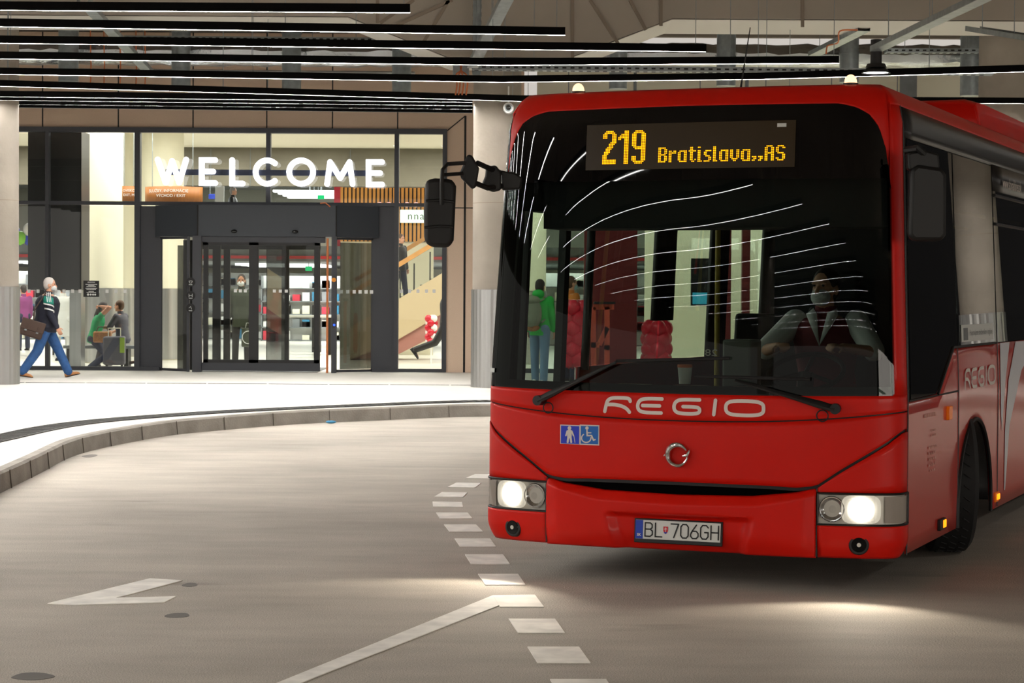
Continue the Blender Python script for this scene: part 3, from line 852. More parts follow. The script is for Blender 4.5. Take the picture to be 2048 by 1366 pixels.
o = MB().cyl((0, 0, 0), (0, 0, dz(476)), .022, n=10).build('copper_pipe', 'copper'); o.location = c
tag(o, 'thin copper coloured pipe standing in the gap right of the revolving door leaves', 'pipe')

# --- black notice on the glass
t = empty('notice_sign', (fx(183), YF - .02, fz(580)), 0, 'black square notice with small white lines stuck on the left glass pane', 'sign')
MB().box(-.15, .15, -.006, 0, -.155, .155).build('board', 'black', t, smooth=False)
mb = MB()
for z, hw in ((.125, .07), (.085, .11), (.06, .06), (.045, .09), (.01, .11), (-.012, .09), (-.05, .05), (-.07, .09)): mb.box(-hw, hw, -.009, -.006, z - .005, z + .005)
for x, r_ in ((-.06, .022), (-.01, .018), (.035, .018), (.075, .018)): mb.cyl((x, -.006, -.11), (x, -.009, -.11), r_, n=14)
mb.build('small_print', 'white', t, smooth=False)

# ------------------------------------------------------------------ the hall
struct(MB().box(-40, 40, YF + .1, 76, PV - .05, PV).build('floor', 'hall_floor', smooth=False), 'pale polished floor of the hall')
struct(MB().box(-40, 40, YF + .3, 54.5, 5.3, 5.4).build('ceiling_hall', 'cream_ceiling', smooth=False), 'cream ceiling of the hall')
struct(MB().box(-40, 40, 54.1, 54.4, fz(372, 54.1), 5.3).build('wall_back', 'hall_concrete', smooth=False), 'grey concrete wall band at the back of the hall')
struct(MB().box(-40, 40, 58, 76, 2.50, 2.92).build('floor_upper', 'shop_grey', smooth=False), 'upper floor slab of the shops')
o = MB().box(-40, 40, 57.9, 57.995, 2.57, 2.65).build('trim_1', 'red_stripe', smooth=False); struct(o, 'red stripe along the slab edge')
struct(MB().box(-40, 40, 54.4, 76, 5.25, 5.3).build('ceiling_shop', 'white', smooth=False))
struct(MB().box(-40, 40, 75.8, 76, 0, 5.3).build('wall_far', 'cream', smooth=False))
struct(MB().box(-40, -39.8, YF, 76, 0, 5.4).build('wall_hall_left', 'cream', smooth=False)); struct(MB().box(39.8, 40, YF, 76, 0, 5.4).build('wall_hall_right', 'cream', smooth=False))
mb = MB()
for u in (421, 300, 150, 500, 700): rect(mb, u, 298, u + 1.2, 372, 54.08, .03)
mb.build('joint_line', 'shop_grey', bpy.data.objects['wall_back'], smooth=False)
# hall columns
def hall_col(u, Y, wpx, mname='cream', zt=5.3):
    x = fx(u, Y); r_ = wpx / 2 / F * Y
    o = struct(MB().cyl((x, Y, PV), (x, Y, zt), r_, n=36).build('column', mname), 'round cream column in the hall')
    mb = MB().cyl((x, Y, PV + .02), (x, Y, 1.74), r_ + .015, n=36); mb.build('steel_cladding', 'steel', o)
hall_col(207, 45.2, 78); hall_col(258, 49.5, 26); hall_col(325, 47.5, 84); hall_col(1062, 46, 60)
# dark pier behind the left glass
mb = MB(); rect(mb, 56, 262, 163, 580, YF + .35, .8); struct(mb.build('wall_pier', 'black_gloss' if False else mat('pier_dark', (44, 42, 43), .35), smooth=False), 'dark clad pier behind the left glass panes')
mb = MB(); rect(mb, 139, 580, 162, 741, YF + .5, .4); struct(mb.build('wall_pier_base', 'steel', smooth=False))
# wood slat shop wall, its signs
t = empty('slat_wall', (fx(770, 52), 52, PV), 0, 'orange wooden slat wall panel hanging over the escalator', 'wall panel')
o0 = t.location
mb = MB(); a, b = fx(680, 52) - o0.x, fx(866, 52) - o0.x
zb, zt_ = fz(482, 52) - PV, fz(374, 52) - PV
MB().box(a, b, .05, .09, zb, zt_).build('backing', 'black', t, smooth=False)
k = 0; x = a
while x < b: mb.box(x, x + .062, 0, .05, zb, zt_); x += .098
mb.build('wood_slats', 'wood_slat', t, smooth=False)
MB().box(a, b, .1, .2, 0, zt_).build('support_wall', 'cream', t, smooth=False)
t = empty('lit_sign', (fx(826, 51.7), 51.7, fz(431, 51.7)), 0, 'small glowing white box sign with green letters on the slat wall', 'sign')
MB().box(-.32, .32, 0, .12, -.155, .155).build('box', 'shop_sign', t, smooth=False); MB().box(-.2, .2, .12, .31, -.05, .05).build('bracket', 'black', t, smooth=False)
mat('sign_green', (90, 110, 80), .6)
text_mesh('nna', .26, lambda x, y: (x + .06, -.006, y), 1.15).build('lettering', 'sign_green', t, smooth=False)
t = empty('script_sign', (fx(800, 51.8), 51.8, fz(408, 51.8)), 0, 'pale pink script sign low on the slat wall behind the transom', 'sign')
mb = MB()
for k in range(5):
    fn = lambda x, z: (x, 0, z)
    mb.stroke([(-.5 + k * .22 + .06 * math.cos(a_ * .6), .05 * math.sin(a_ * .6)) for a_ in range(9)], .025, fn)
mat('pink_glow', (240, 190, 190), .5, emit=(250, 200, 200), es=.8)
mb.build('lettering', 'pink_glow', t, smooth=False)
MB().box(-.6, .6, .02, .04, -.02, 0).build('rail', 'white', t, smooth=False); MB().box(-.5, .5, .04, .21, -.02, 0).build('bracket', 'black', t, smooth=False)
# curved wooden direction boards around the columns
def board(u0, u1, v0, v1, Y, lines, label, bend=.35):
    x0, x1 = fx(u0, Y), fx(u1, Y); z0, z1 = fz(v1, Y, u0), fz(v0, Y, u0)
    t = empty('direction_sign', ((x0 + x1) / 2, Y, (z0 + z1) / 2), 0, label, 'sign')
    hw, hh = (x1 - x0) / 2, (z1 - z0) / 2
    fy = lambda x: bend * (x / hw) ** 2 if hw else 0
    xs = [-hw + 2 * hw * k / 20 for k in range(21)]
    MB().grid(lambda x, z: (x, fy(x), z), xs, [-hh, hh]).build('board', 'wood_sign', t, solid=.04)
    MB().grid(lambda x, z: (x, fy(x) + .01, z), xs, [-hh - .05, -hh]).build('rim', 'white', t, solid=.03)
    for (s_, sz, cx, cz) in lines:
        text_mesh(s_, sz, lambda x, y: (x + cx, fy(x + cx) - .012, y + cz)).build('lettering', 'white', t, smooth=False)
    mb = MB()
    for sx in (-.7, .7): mb.cyl((sx * hw, fy(sx * hw), hh), (sx * hw, fy(sx * hw), 5.3 - t.location.z), .008, n=6)
    mb.build('hanging_rod', 'galvanised', t)
board(284, 400, 372, 404, 44.2, [('SLUŽBY, INFORMÁCIE', .085, -.08, .07), ('VÝCHOD / EXIT', .085, -.02, -.03)], 'curved wooden board with white lettering hanging above the left of the header')
board(243, 271, 372, 402, 44.6, [('OVISKO', .07, .0, .06), ('EXIT, M', .07, .0, -.03)], 'narrow piece of wooden board with white lettering beside the mullion', .05)
# upper floor and shop dressing
def bx(name, u0, v0, u1, v1, Y, t_, m, label, cat, z0=None):
    x0, x1 = fx(u0, Y, v0), fx(u1, Y, v0); zb, zt = (fz(v1, Y, (u0 + u1) / 2) if z0 is None else z0), fz(v0, Y, (u0 + u1) / 2)
    o = MB().box(0, x1 - x0, 0, t_, 0, zt - zb).build(name, m, smooth=False, bevel=.01); o.location = (x0, Y, zb)
    return tag(o, label, cat)
bx('advert_board', 668, 373, 684, 412, 58.5, .1, 'shop_red', 'red upright advert board on the upper floor left of the slat wall', 'board', 2.92)
bx('advert_board', 430, 372, 448, 412, 60, .1, 'white', 'white upright board on the upper floor beside the standing man', 'board', 2.92)
bx('shop_banner', 417, 388, 440, 398, 63, .05, 'shop_blue', 'small blue shop banner on the upper floor behind the sign letter E', 'banner', None)
o = bpy.data.objects['shop_banner']
for rx in (.04, .26): MB().cyl((rx, .025, .1), (rx, .025, 5.25 - o.location.z), .008, n=6).build('hanging_rod', 'galvanised', o)
for i, (u0, u1, v0, v1, Y) in enumerate(((545, 690, 380, 412, 66), (470, 640, 536, 562, 62), (24, 58, 520, 528, 60), (168, 172, 388, 400, 60))):
    x0, x1 = fx(u0, Y), fx(u1, Y); z1 = fz(v0, Y) if v0 < 450 else 2.495
    t = empty('shop_light', ((x0 + x1) / 2, Y, z1), 0, ['broad bright shop ceiling light glowing behind the letters O and M', 'bright ceiling light of the shop seen through the revolving door', 'bright light strip under the red slab edge by the left column', 'small shop light left of the cream column'][i], 'ceiling light')
    for k in range(4):
        MB().box(-(x1 - x0) / 2, (x1 - x0) / 2, k * 1.4, k * 1.4 + .5, -.06, 0).build('light_panel', 'shop_light', t, smooth=False)
        if v0 < 450: MB().cyl((0, k * 1.4 + .25, 0), (0, k * 1.4 + .25, 5.25 - z1), .01, n=6).build('hanging_rod', 'galvanised', t)
t = empty('exit_sign', (fx(617, 58.6), 58.6, fz(537, 58.6)), 0, 'small green exit sign glowing behind the right door leaf', 'sign')
MB().box(-.09, .09, 0, .05, -.06, .06).build('panel', 'exit_green', t, smooth=False); MB().cyl((0, .02, .06), (0, .02, 2.5 - t.location.z), .01, n=6).build('rod', 'galvanised', t)
t = empty('exit_sign', (fx(641, 64), 64.0, fz(394, 64)), 0, 'small green exit sign glowing on the upper floor under the letter M', 'sign')
MB().box(-.1, .1, 0, .05, -.06, .06).build('panel', 'exit_green', t, smooth=False); MB().cyl((0, .02, .06), (0, .02, 5.25 - t.location.z), .01, n=6).build('rod', 'galvanised', t)
# shop counters, shelves and tables far in the hall
def table(u, Y, w_, h_, label, top='white'):
    t = empty('display_table', (fx(u, Y), Y, PV), 0, label, 'table')
    MB().box(-w_ / 2, w_ / 2, -.35, .35, h_ - .05, h_).build('tabletop', top, t, smooth=False)
    for sx in (-1, 1):
        for sy in (-1, 1): MB().box(sx * (w_ / 2 - .05) - .03, sx * (w_ / 2 - .05) + .03, sy * .3 - .03, sy * .3 + .03, 0, h_ - .05).build('leg', 'black', t, smooth=False)
table(604, 52, 1.5, .95, 'black legged display table seen through the right door leaf')
table(38, 50, 1.6, .75, 'white topped table with black legs behind the left column')
def shelf(u, Y, w_, h_, label, seed):
    rnd = random.Random(seed)
    t = empty('shop_shelf', (fx(u, Y), Y, PV), 0, label, 'shelf')
    MB().box(-w_ / 2, w_ / 2, .38, .42, 0, h_).build('back_panel', 'white', t, smooth=False)
    mb = MB()
    for k in range(5): mb.box(-w_ / 2, w_ / 2, 0, .38, k * h_ / 5, k * h_ / 5 + .03)
    mb.box(-w_ / 2, -w_ / 2 + .03, 0, .38, 0, h_); mb.box(w_ / 2 - .03, w_ / 2, 0, .38, 0, h_)
    mb.build('shelf_board', 'shop_grey', t, smooth=False)
    for m_ in ('shop_red', 'shop_teal', 'cream', 'white', 'shop_grey'):
        mb = MB()
        for k in range(5):
            for j in range(int(w_ / .3)):
                if rnd.random() < .22: mb.box(-w_ / 2 + .06 + j * .3, -w_ / 2 + .28 + j * .3, .05, .3, k * h_ / 5 + .03, k * h_ / 5 + .03 + rnd.uniform(.15, .3))
        if mb.v: 
            o = mb.build('goods', m_, t, smooth=False); o['kind'] = 'stuff'
shelf(620, 66, 3.0, 2.0, 'stocked shop shelf far behind the right door leaf', 1)
shelf(520, 68, 3.4, 2.1, 'stocked shop shelf far behind the middle of the revolving door', 2)
shelf(420, 70, 2.4, 2.1, 'stocked shop shelf far behind the left door leaf', 3)
shelf(60, 66, 4.0, 2.1, 'stocked shop shelf far behind the left glass pane', 4)
shelf(1300, 62, 8, 2.1, 'long stocked shop shelf seen through the bus windows', 5)
for i, (u, v0, v1, wd, m_, lb) in enumerate(((548, 600, 700, 14, 'shop_red', 'red display stand inside behind the turning door wing'), (632, 610, 720, 16, 'black', 'black bin by the right edge of the door leaf'))):
    bx('display_stand', u - wd / 2, v0, u + wd / 2, v1, 54, .4, m_, lb, 'display stand', PV)
# escalator
t = empty('escalator', (fx(840, 48), 48, PV), 0, 'beige sided escalator with a wooden handrail behind the right window', 'escalator')
o0 = t.location
def ex(u, v, Y=48): p = dep(u, v, Y); return (p.x - o0.x, p.z - o0.z)
side = [ex(700, 655), ex(900, 537), ex(1010, 470), ex(1010, 555), ex(893, 622), ex(795, 680), ex(700, 740)]
mat('escalator_side', (206, 186, 150), .45)
mat('escalator_under', (176, 120, 108), .5)
mb = MB(); mb.prism(side, lambda x, z: (x, 0, max(z, 0)), lambda x, z: (x, .06, max(z, 0))); mb.build('side_panel', 'escalator_side', t, smooth=False)
mb = MB(); un = [ex(700, 720), ex(893, 622), ex(1010, 555), ex(1010, 590), ex(893, 660), ex(790, 712)]
mb.prism(un, lambda x, z: (x, .06, max(z, 0)), lambda x, z: (x, 1.5, max(z, 0))); mb.build('underside', 'escalator_under', t, smooth=False)
gl_ = [ex(700, 655), ex(900, 537), ex(1010, 470), ex(1010, 405), ex(870, 488), ex(700, 590)]
MB().prism(gl_, lambda x, z: (x, .02, z), lambda x, z: (x, .032, z)).build('glass_balustrade', 'glass_clear', t, smooth=False)
a, b = ex(700, 588), ex(1010, 402)
MB().bar((a[0], .02, a[1]), (b[0], .02, b[1]), .10, .10).build('handrail', 'wood_rail', t)
a, b = ex(700, 560), ex(1010, 374)
MB().bar((a[0], 1.5, a[1]), (b[0], 1.5, b[1]), .10, .09).build('handrail', 'wood_rail', t)
mb = MB(); n = 14
for k in range(n):
    a = ex(720 + k * 20, 640 - k * 11.8); mb.box(a[0], a[0] + .25, .08, 1.4, a[1] - .2, a[1])
mb.build('step', 'shop_grey', t, smooth=False)
mb = MB()
for u, v in ((800, 570), (828, 558), (860, 535)):
    a = ex(u, v); mb.bar((a[0], .05, a[1] - .4), (a[0], .05, a[1] + .35), .03, .03)
mb.build('baluster', 'black', t, smooth=False)

# balloons
mat('balloon_red', (205, 22, 48), .25, spec=.5); mat('balloon_white', (240, 236, 232), .25); mat('balloon_blue', (40, 60, 190), .25); mat('balloon_green', (130, 205, 50), .25)
BAL = None
def balloon_at(parent, p, m_, r_):
    global BAL
    me_name = 'balloon_' + m_
    if me_name not in bpy.data.meshes:
        mb = MB().ell((0, 0, 0), (1, 1, 1.08), 18, 12); mb.cyl((0, 0, -1.05), (0, 0, -1.2), .05, .12, 8)
        o = mb.build('balloon', m_, parent); o.data.name = me_name
    else:
        o = bpy.data.objects.new('balloon', bpy.data.meshes[me_name]); COL.objects.link(o); o.parent = parent
    o.location = p; o.scale = (r_, r_, r_)
    return o
def balloon_column(u, v0, v1, Y, cols, r_, label, zb=None, per=4, lean=0):
    zb_ = PV if zb is None else zb
    t = empty('balloon_column', (fx(u, Y), Y, zb_), 0, label, 'balloons')
    z0, z1 = fz(v1, Y, u) - zb_, fz(v0, Y, u) - zb_
    n = max(2, int((z1 - z0) / (r_ * 1.35)))
    MB().cyl((0, 0, 0), (0, 0, z1), .02, n=8).build('pole', 'white', t)
    for k in range(n):
        z = z0 + r_ + (z1 - z0 - 2 * r_) * k / (n - 1)
        for j in range(per):
            a_ = j * 2 * math.pi / per + (k % 2) * math.pi / per + .4
            balloon_at(t, (math.cos(a_) * r_ * .95 + lean * z, math.sin(a_) * r_ * .95, z), cols[(j + k) % len(cols)], r_)
    return t
balloon_column(863, 630, 690, 46, ['balloon_red', 'balloon_white'], .075, 'small red and white balloon column under the escalator', per=3)
balloon_column(1152, 600, 735, 36.0, ['balloon_red'], .13, 'tall red balloon column seen through the bus door glass')
balloon_column(1314, 640, 735, 38.2, ['balloon_red'], .15, 'squat red balloon column seen through the middle of the windscreen', per=5)
t = empty('balloon_garland', (fx(90, 57.6), 57.6, 2.92), 0, 'garland of blue white and green balloons along the upper floor rail', 'balloons')
for k in range(26):
    balloon_at(t, ((k - 14) * .22, random.uniform(-.1, .1), .02 + .14 * abs(math.sin(k * .7))), ['balloon_blue', 'balloon_blue', 'balloon_white', 'balloon_green'][k % 4], .17)
for k in range(14): balloon_at(t, ((k - 8) * .42, 0, .34 + .06 * math.sin(k)), ['balloon_blue', 'balloon_white', 'balloon_green'][k % 3], .17)
# red frame stand by the balloons
t = empty('display_stand', (fx(1213, 37.6), 37.6, PV), 0, 'salmon red open framed display stand between the balloon columns', 'stand')
mat('salmon', (226, 96, 72), .5)
def sx_(u, v): p = dep(u, v, 37.6); return (p.x - t.location.x, 0, p.z - PV)
mb = MB()
for a, b in (((1188, 763), (1186, 614)), ((1214, 700), (1214, 614)), ((1182, 690), (1198, 690)), ((1198, 690), (1214, 655)), ((1186, 614), (1228, 614)), ((1214, 763), (1214, 690))): mb.bar(sx_(*a), sx_(*b), .09, .09, up=(0, 1, 0))
mb.build('frame', 'salmon', t, smooth=False); 
a = sx_(1190, 608); MB().box(a[0] - .02, a[0] + .35, -.15, .15, a[2], a[2] + .04).build('top_board', 'black', t, smooth=False)
# ================================================================== the red bus
TH = R(22.5); BY = 12.45; BX = (1357 - 1024) / F * BY
bus = empty('bus', (BX, BY, 0), -TH, 'red city bus with lit headlights and amber number display, standing on the road at right', 'bus')
c_, s_ = math.cos(TH), math.sin(TH)
P_, BB, W0 = 2.9, .27, 1.275
def Wz(z): return 1.275 - .075 * min(1, max(0, (z - 1.1) / 1.75))
def lean(z): return .122 * min(1, max(0, (z - 1.1) / 1.75)) ** 1.3
def inset(z):
    zr, r_ = 2.70, .24
    if z <= zr: return 0
    return r_ - math.sqrt(max(0, r_ * r_ - (z - zr) ** 2))
# outline table for the half width W0: front bow, corner, then the straight side
tab = []
N = 600
for i in range(N + 1):
    ph = (i / N) * math.pi / 2
    q = math.sin(ph) ** (2 / P_); tab.append((q * W0, BB * (1 - math.cos(ph) ** (2 / P_))))
acc = [0]
for i in range(N): acc.append(acc[-1] + math.hypot(tab[i + 1][0] - tab[i][0], tab[i + 1][1] - tab[i][1]))
AC = acc[-1]                                  # arc length from the centre line to the start of the side
import bisect
def outline(a):
    sg = -1 if a < 0 else 1; a = abs(a)
    if a >= AC: return sg * W0, BB + (a - AC), sg * 1.0, 0.0
    i = min(N - 1, max(0, bisect.bisect_right(acc, a) - 1)); t = (a - acc[i]) / max(1e-9, acc[i + 1] - acc[i])
    x = tab[i][0] + (tab[i + 1][0] - tab[i][0]) * t; y = tab[i][1] + (tab[i + 1][1] - tab[i][1]) * t
    q = min(.999999, x / W0)
    # normal of (x/W)^p + ((B-y)/B)^p = 1
    nx = q ** (P_ - 1) / W0; ny = -(((BB - y) / BB) ** (P_ - 1)) / BB
    L = math.hypot(nx, ny); return sg * x, y, sg * nx / L, ny / L
def S(a, z, off=0.0):
    x, y, nx, ny = outline(a)
    k = Wz(z) / W0; o = off - inset(z)
    return Vector((x * k + nx * o, y + lean(z) * max(0, 1 - max(0, y - .5) / 1.5) + ny * o, z))
def ax_(x, z=1.0):                             # arc position of a front point x
    q = min(abs(x) * W0 / Wz(z), W0)
    lo, hi = 0, N
    while hi - lo > 1:
        m_ = (lo + hi) // 2
        if tab[m_][0] < q: lo = m_
        else: hi = m_
    t = (q - tab[lo][0]) / max(1e-9, tab[hi][0] - tab[lo][0])
    return math.copysign(acc[lo] + (acc[hi] - acc[lo]) * min(1, t), x)
def ay(y): return AC + (y - BB)                # arc position of a side point y behind the front
def interp(pts):
    def f(x):
        if x <= pts[0][0]: return pts[0][1]
        for (x0, y0), (x1, y1) in zip(pts[:-1], pts[1:]):
            if x <= x1: return y0 + (y1 - y0) * (x - x0) / max(1e-9, x1 - x0)
        return pts[-1][1]
    return f
def tol(p):
    x, y = p.x - BX, p.y - BY
    return Vector((x * c_ - y * s_, x * s_ + y * c_, p.z))
def bf(u, v):                                  # front surface point (x, z) seen at that place of the photo
    o = tol(Vector((0, 0, CAMZ))); d = tol(ray(u, v) + Vector((0, 0, CAMZ))) - o
    y = 0.0
    for i in range(50):
        p = o + d * ((y - o.y) / d.y)
        q = min(abs(p.x) / Wz(p.z), .9999)
        y = .5 * y + .5 * (lean(p.z) + BB * (1 - (1 - q ** P_) ** (1 / P_)))
    return p.x, p.z
def bs(u, v):                                  # right side surface point (y, z)
    o = tol(Vector((0, 0, CAMZ))); d = tol(ray(u, v) + Vector((0, 0, CAMZ))) - o
    z = 1.5
    for i in range(15):
        p = o + d * ((Wz(z) - o.x) / d.x); z = p.z
    return p.y, p.z
def FS(off): return lambda x, z: S(ax_(x, z), z, off)
def SS(off, sg=1): return lambda y, z: S(sg * ay(y), z, off)
def patch(name, m, a_list, zb, zt, off=0.0, nz=6, solid=.012, parent=None, offz=None, zlist=None):
    """panel of the body shell between two curves zb(a), zt(a)"""
    mb = MB(); n = nz
    def fn(a, k):
        z = zb(a) + (zt(a) - zb(a)) * k / n
        return S(a, z, off + (offz(a, z) if offz else 0))
    mb.grid(fn, a_list, list(range(n + 1)))
    return mb.build(name, m, parent or bus, solid=solid, recalc=False, ang=50)
def lins(a, b, n): return [a + (b - a) * i / n for i in range(n + 1)]
cst = lambda v: (lambda a: v)

mat('bus_red', (204, 20, 6), .42, spec=.2, coat=.08, noise=(2.5, .04))
mat('bus_side', (200, 38, 26), .30, spec=.5, coat=.6)
mat('bus_black', (4, 4, 5), .015, spec=.3)
mat('bus_trim', (12, 12, 13), .5)
mat('bus_inside', (34, 34, 36), .7)
mat('bus_seat', (22, 22, 26), .7)
mat('bus_rail', (176, 150, 40), .4)
mat('chrome', (205, 205, 205), .12, metal=1.0)
mat('plate_white', (214, 216, 212), .5)
mat('plate_blue', (20, 60, 170), .5)
mat('print_white', (226, 216, 208), .5)
mat('band_grey', (24, 23, 23), .3, spec=.4)
mat('rubber', (16, 16, 17), .75)
mat('amber', (255, 140, 20), .3, emit=(255, 140, 10), es=2.2)
mat('amber_dim', (200, 100, 20), .25, emit=(255, 120, 10), es=.15)
m = emitter('headlight_glow', (255, 244, 220), 30)      # a hot bulb fading into its reflector
nt = m.node_tree; em_ = nt.nodes['Emission']
at_ = nt.nodes.new('ShaderNodeAttribute'); at_.attribute_name = 'falloff'
nt.links.new(at_.outputs['Fac'], em_.inputs[1])
mat('lamp_housing', (214, 210, 200), .35, metal=.2)
glass('lens', (.92, .92, .92), 1.0)
emitter('led', (255, 165, 12), 2.6)
mat('display_brown', (15, 11, 6), .3, spec=.3, emit=(60, 42, 14), es=.25)
glass('windscreen_glass', (.37, .43, .39), .38, ior=1.52)
glass('side_glass', (.85, .94, .88), 1.0, ior=1.52)
glass('side_glass_dark', (.07, .075, .07), 1.0, ior=2.1)

xs_front = [math.copysign(W0 * (abs(t) ** .9), t) if t else 0 for t in lins(-1, 1, 60)]
smile = interp([(0, .600), (.55, .598), (.70, .592), (.815, .606), (.95, .70), (1.1, .795), (1.2, .862), (1.275, .93)])
A_S = ay(.30)                                  # seam between front cap and side
def aset(x0, x1, n=24): return lins(ax_(x0), ax_(x1), n)
allf = lins(-A_S, A_S, 72)
xa = lambda a: abs(outline(a)[0])
wsb = lambda a: 1.118 + .014 * (xa(a) / W0) ** 2
crease = lambda a: .962 + .075 * (xa(a) / W0) ** 2.2
# front panels
patch('wiper_panel', 'bus_red', allf, lambda a: crease(a) + .004, wsb, .0, 5)
patch('front_flap', 'bus_red', allf, lambda a: smile(xa(a)) + .008, lambda a: crease(a) - .004, .0, 10)
mb = MB(); mb.grid(lambda a, k: S(a, crease(a) + (.012 if k else -.012), -.016), allf, [0, 1]); mb.build('panel_gap', 'bus_trim', bus, recalc=False)
# dark seam strip below the flap, the dark grille slit
seam = MB()
sa = [a for a in lins(-A_S, A_S, 120)]
seam.grid(lambda a, k: S(a, smile(xa(a)) + (.010 if k else -.012), -.012), sa, [0, 1]); seam.build('panel_gap', 'bus_trim', bus, recalc=False)
gz = interp([(0, .535), (.45, .545), (.7, .575), (.80, .598)])
patch('grille_slit', 'void_black', aset(-.80, .80, 40), lambda a: gz(xa(a)) - .03, lambda a: smile(xa(a)) + .01, -.03, 3, 0)
# bumper centre with plate recess
top = lambda a: min(gz(xa(a)), .60)
lipz = interp([(0, .475), (.5, .49), (.8, .56)])
def boff(a, z):
    x = xa(a); sx = outline(a)[0]
    l = lipz(x)
    o = .05 if z <= l else .05 * (1 - (z - l) / max(.01, top(a) - l)) ** .8
    if z < .33: o -= .05 * ((.33 - z) / .13) ** 2
    e = max(0, (x - .74) / .08); o *= 1 - min(1, e) * .6
    # recess for the number plate
    rx = 1 - max(0, min(1, (abs(sx - .02) - (.34 + .25 * (z - .2))) / .06)); rz = max(0, min(1, (.425 - z) / .03))
    return o - .05 * rx * rz
patch('bumper', 'bus_red', aset(-.818, .818, 110), cst(.205), top, 0, 40, .01, offz=boff)
for sg in (1, -1):
    xs0, xs1 = .826, None
    al = lins(sg * ax_(.824), sg * A_S, 24)
    if sg < 0: al = al[::-1]
    patch('corner_panel', 'bus_red', al, cst(.578), lambda a: smile(xa(a)) - .010, .004, 6)
    def coff(a, z): return .012 - (.05 * ((.33 - z) / .13) ** 2 if z < .33 else 0)
    patch('bumper_corner', 'bus_red', al, cst(.205), cst(.392), 0, 14, offz=coff)
    # headlight
    hl = patch('headlight', 'bus_trim', al, cst(.394), cst(.576), -.035, 4, 0)
    fr = MB()
    ring = [S(a, .396, .006) for a in al] + [S(al[-1], z, .006) for z in lins(.41, .56, 5)] + [S(a, .574, .006) for a in al[::-1]] + [S(al[0], z, .006) for z in lins(.56, .41, 5)]
    fr.tube(ring, .0075, 6, closed=True); fr.build('bezel', 'bus_trim', hl)
    patch('lens', 'lens', al, cst(.398), cst(.572), .008, 4, 0, parent=hl)
    rf = MB()
    inn, mid, out_ = .905, 1.055, 1.185
    def frame_at(x, z, off):
        a = sg * ax_(x); p = S(a, z, off); e = (S(a + .01, z) - S(a - .01, z)).normalized(); u_ = Vector((0, 0, 1)); n_ = e.cross(u_)
        if n_.dot(S(a, z, .1) - S(a, z, 0)) < 0: n_ = -n_
        return p, e, u_, n_
    def disc(mb, x, z, off, r_, n=28):
        p, e, u_, n_ = frame_at(x, z, off)
        mb.add([p + (e * math.cos(t * 2 * math.pi / n) + u_ * math.sin(t * 2 * math.pi / n)) * r_ for t in range(n)], [tuple(range(n))])
    def bowl(mb, x, z, off, r_, dpt, n=28):
        p, e, u_, n_ = frame_at(x, z, off)
        prof = [(r_ * k / 8, -dpt * (1 - (k / 8) ** 2)) for k in range(9)]
        mb.grid(lambda k, t: p + (e * math.cos(t) + u_ * math.sin(t)) * prof[k][0] + n_ * prof[k][1], range(9), [t * 2 * math.pi / n for t in range(n + 1)])
    mb = MB(); bowl(mb, inn, .487, .002, .066, .03); bowl(mb, mid, .487, .002, .08, .03); mb.build('reflector', 'chrome', hl)
    mb = MB()
    for x, r_ in ((inn, .068),):
        p, e, u_, n_ = frame_at(x, .487, .003); mb.tube([p + (e * math.cos(t * math.pi / 18) + u_ * math.sin(t * math.pi / 18)) * r_ for t in range(36)], .006, 6, closed=True)
    mb.build('chrome_ring', 'chrome', hl)
    patch('back_panel', 'lamp_housing', al, cst(.402), cst(.568), -.012, 3, 0, parent=hl)
    p, e, u_, n_ = frame_at(mid + .01, .487, .004)
    mb = MB(); rr = [.001] + [.015 * q for q in range(1, 8)]
    sq_ = lambda t: (abs(math.cos(t)) ** 4 + abs(math.sin(t)) ** 4) ** -.25
    mb.grid(lambda q, t: p + (e * math.cos(t) * 1.05 + u_ * math.sin(t) * .78) * q * sq_(t), rr, [t * 2 * math.pi / 32 for t in range(33)])
    bo = mb.build('beam', 'headlight_glow', hl)
    fa_ = bo.data.attributes.new('falloff', 'FLOAT', 'POINT')
    fa_.data.foreach_set('value', [.6 + 60 * math.exp(-((v.co - p).length / .036) ** 2) for v in bo.data.vertices])
    mb = MB(); disc(mb, inn + .004, .485, .003, .022, 16); mb.build('bulb', 'lens', hl)
    mb = MB(); mb.grid(lambda a, z: S(a, z, .002), lins(sg * ax_(1.19), sg * (A_S - .02), 6), [.41, .56]); mb.build('turn_signal', mat('signal_lens', (170, 160, 150), .15) if 'signal_lens' not in MATS else 'signal_lens', hl)
    # beam light
    p, e, u_, n_ = frame_at(mid, .487, .03)
    l = bpy.data.lights.new('beam_light', 'SPOT'); l.energy = 46; l.color = (1, .90, .74); l.spot_size = R(110); l.spot_blend = .5; l.shadow_soft_size = .05
    o = bpy.data.objects.new('beam_light', l); COL.objects.link(o); o.parent = bus; o.location = p + n_ * .02
    dirv = Vector((sg * .10, -1, -.20)); o.rotation_euler = dirv.to_track_quat('-Z', 'Y').to_euler()
    # fog light
    p, e, u_, n_ = frame_at(1.055, .288, .005)
    mb = MB().cyl(p - n_ * .03, p + n_ * .006, .062, .056, 28); fo = mb.build('fog_light', 'bus_trim', bus, bevel=.004)
    MB().cyl(p, p + n_ * .010, .046, .040, n=24).build('lens', 'bus_black', fo); MB().cyl(p + n_ * .010, p + n_ * .012, .012, n=14).build('bulb', 'lamp_housing', fo)
    # thin seams
    mb = MB(); mb.tube([S(sg * ax_(.821), z, .012 if z < .4 else .004) for z in lins(.215, .60, 12)], .004, 6); mb.build('seam', 'bus_trim', bus)

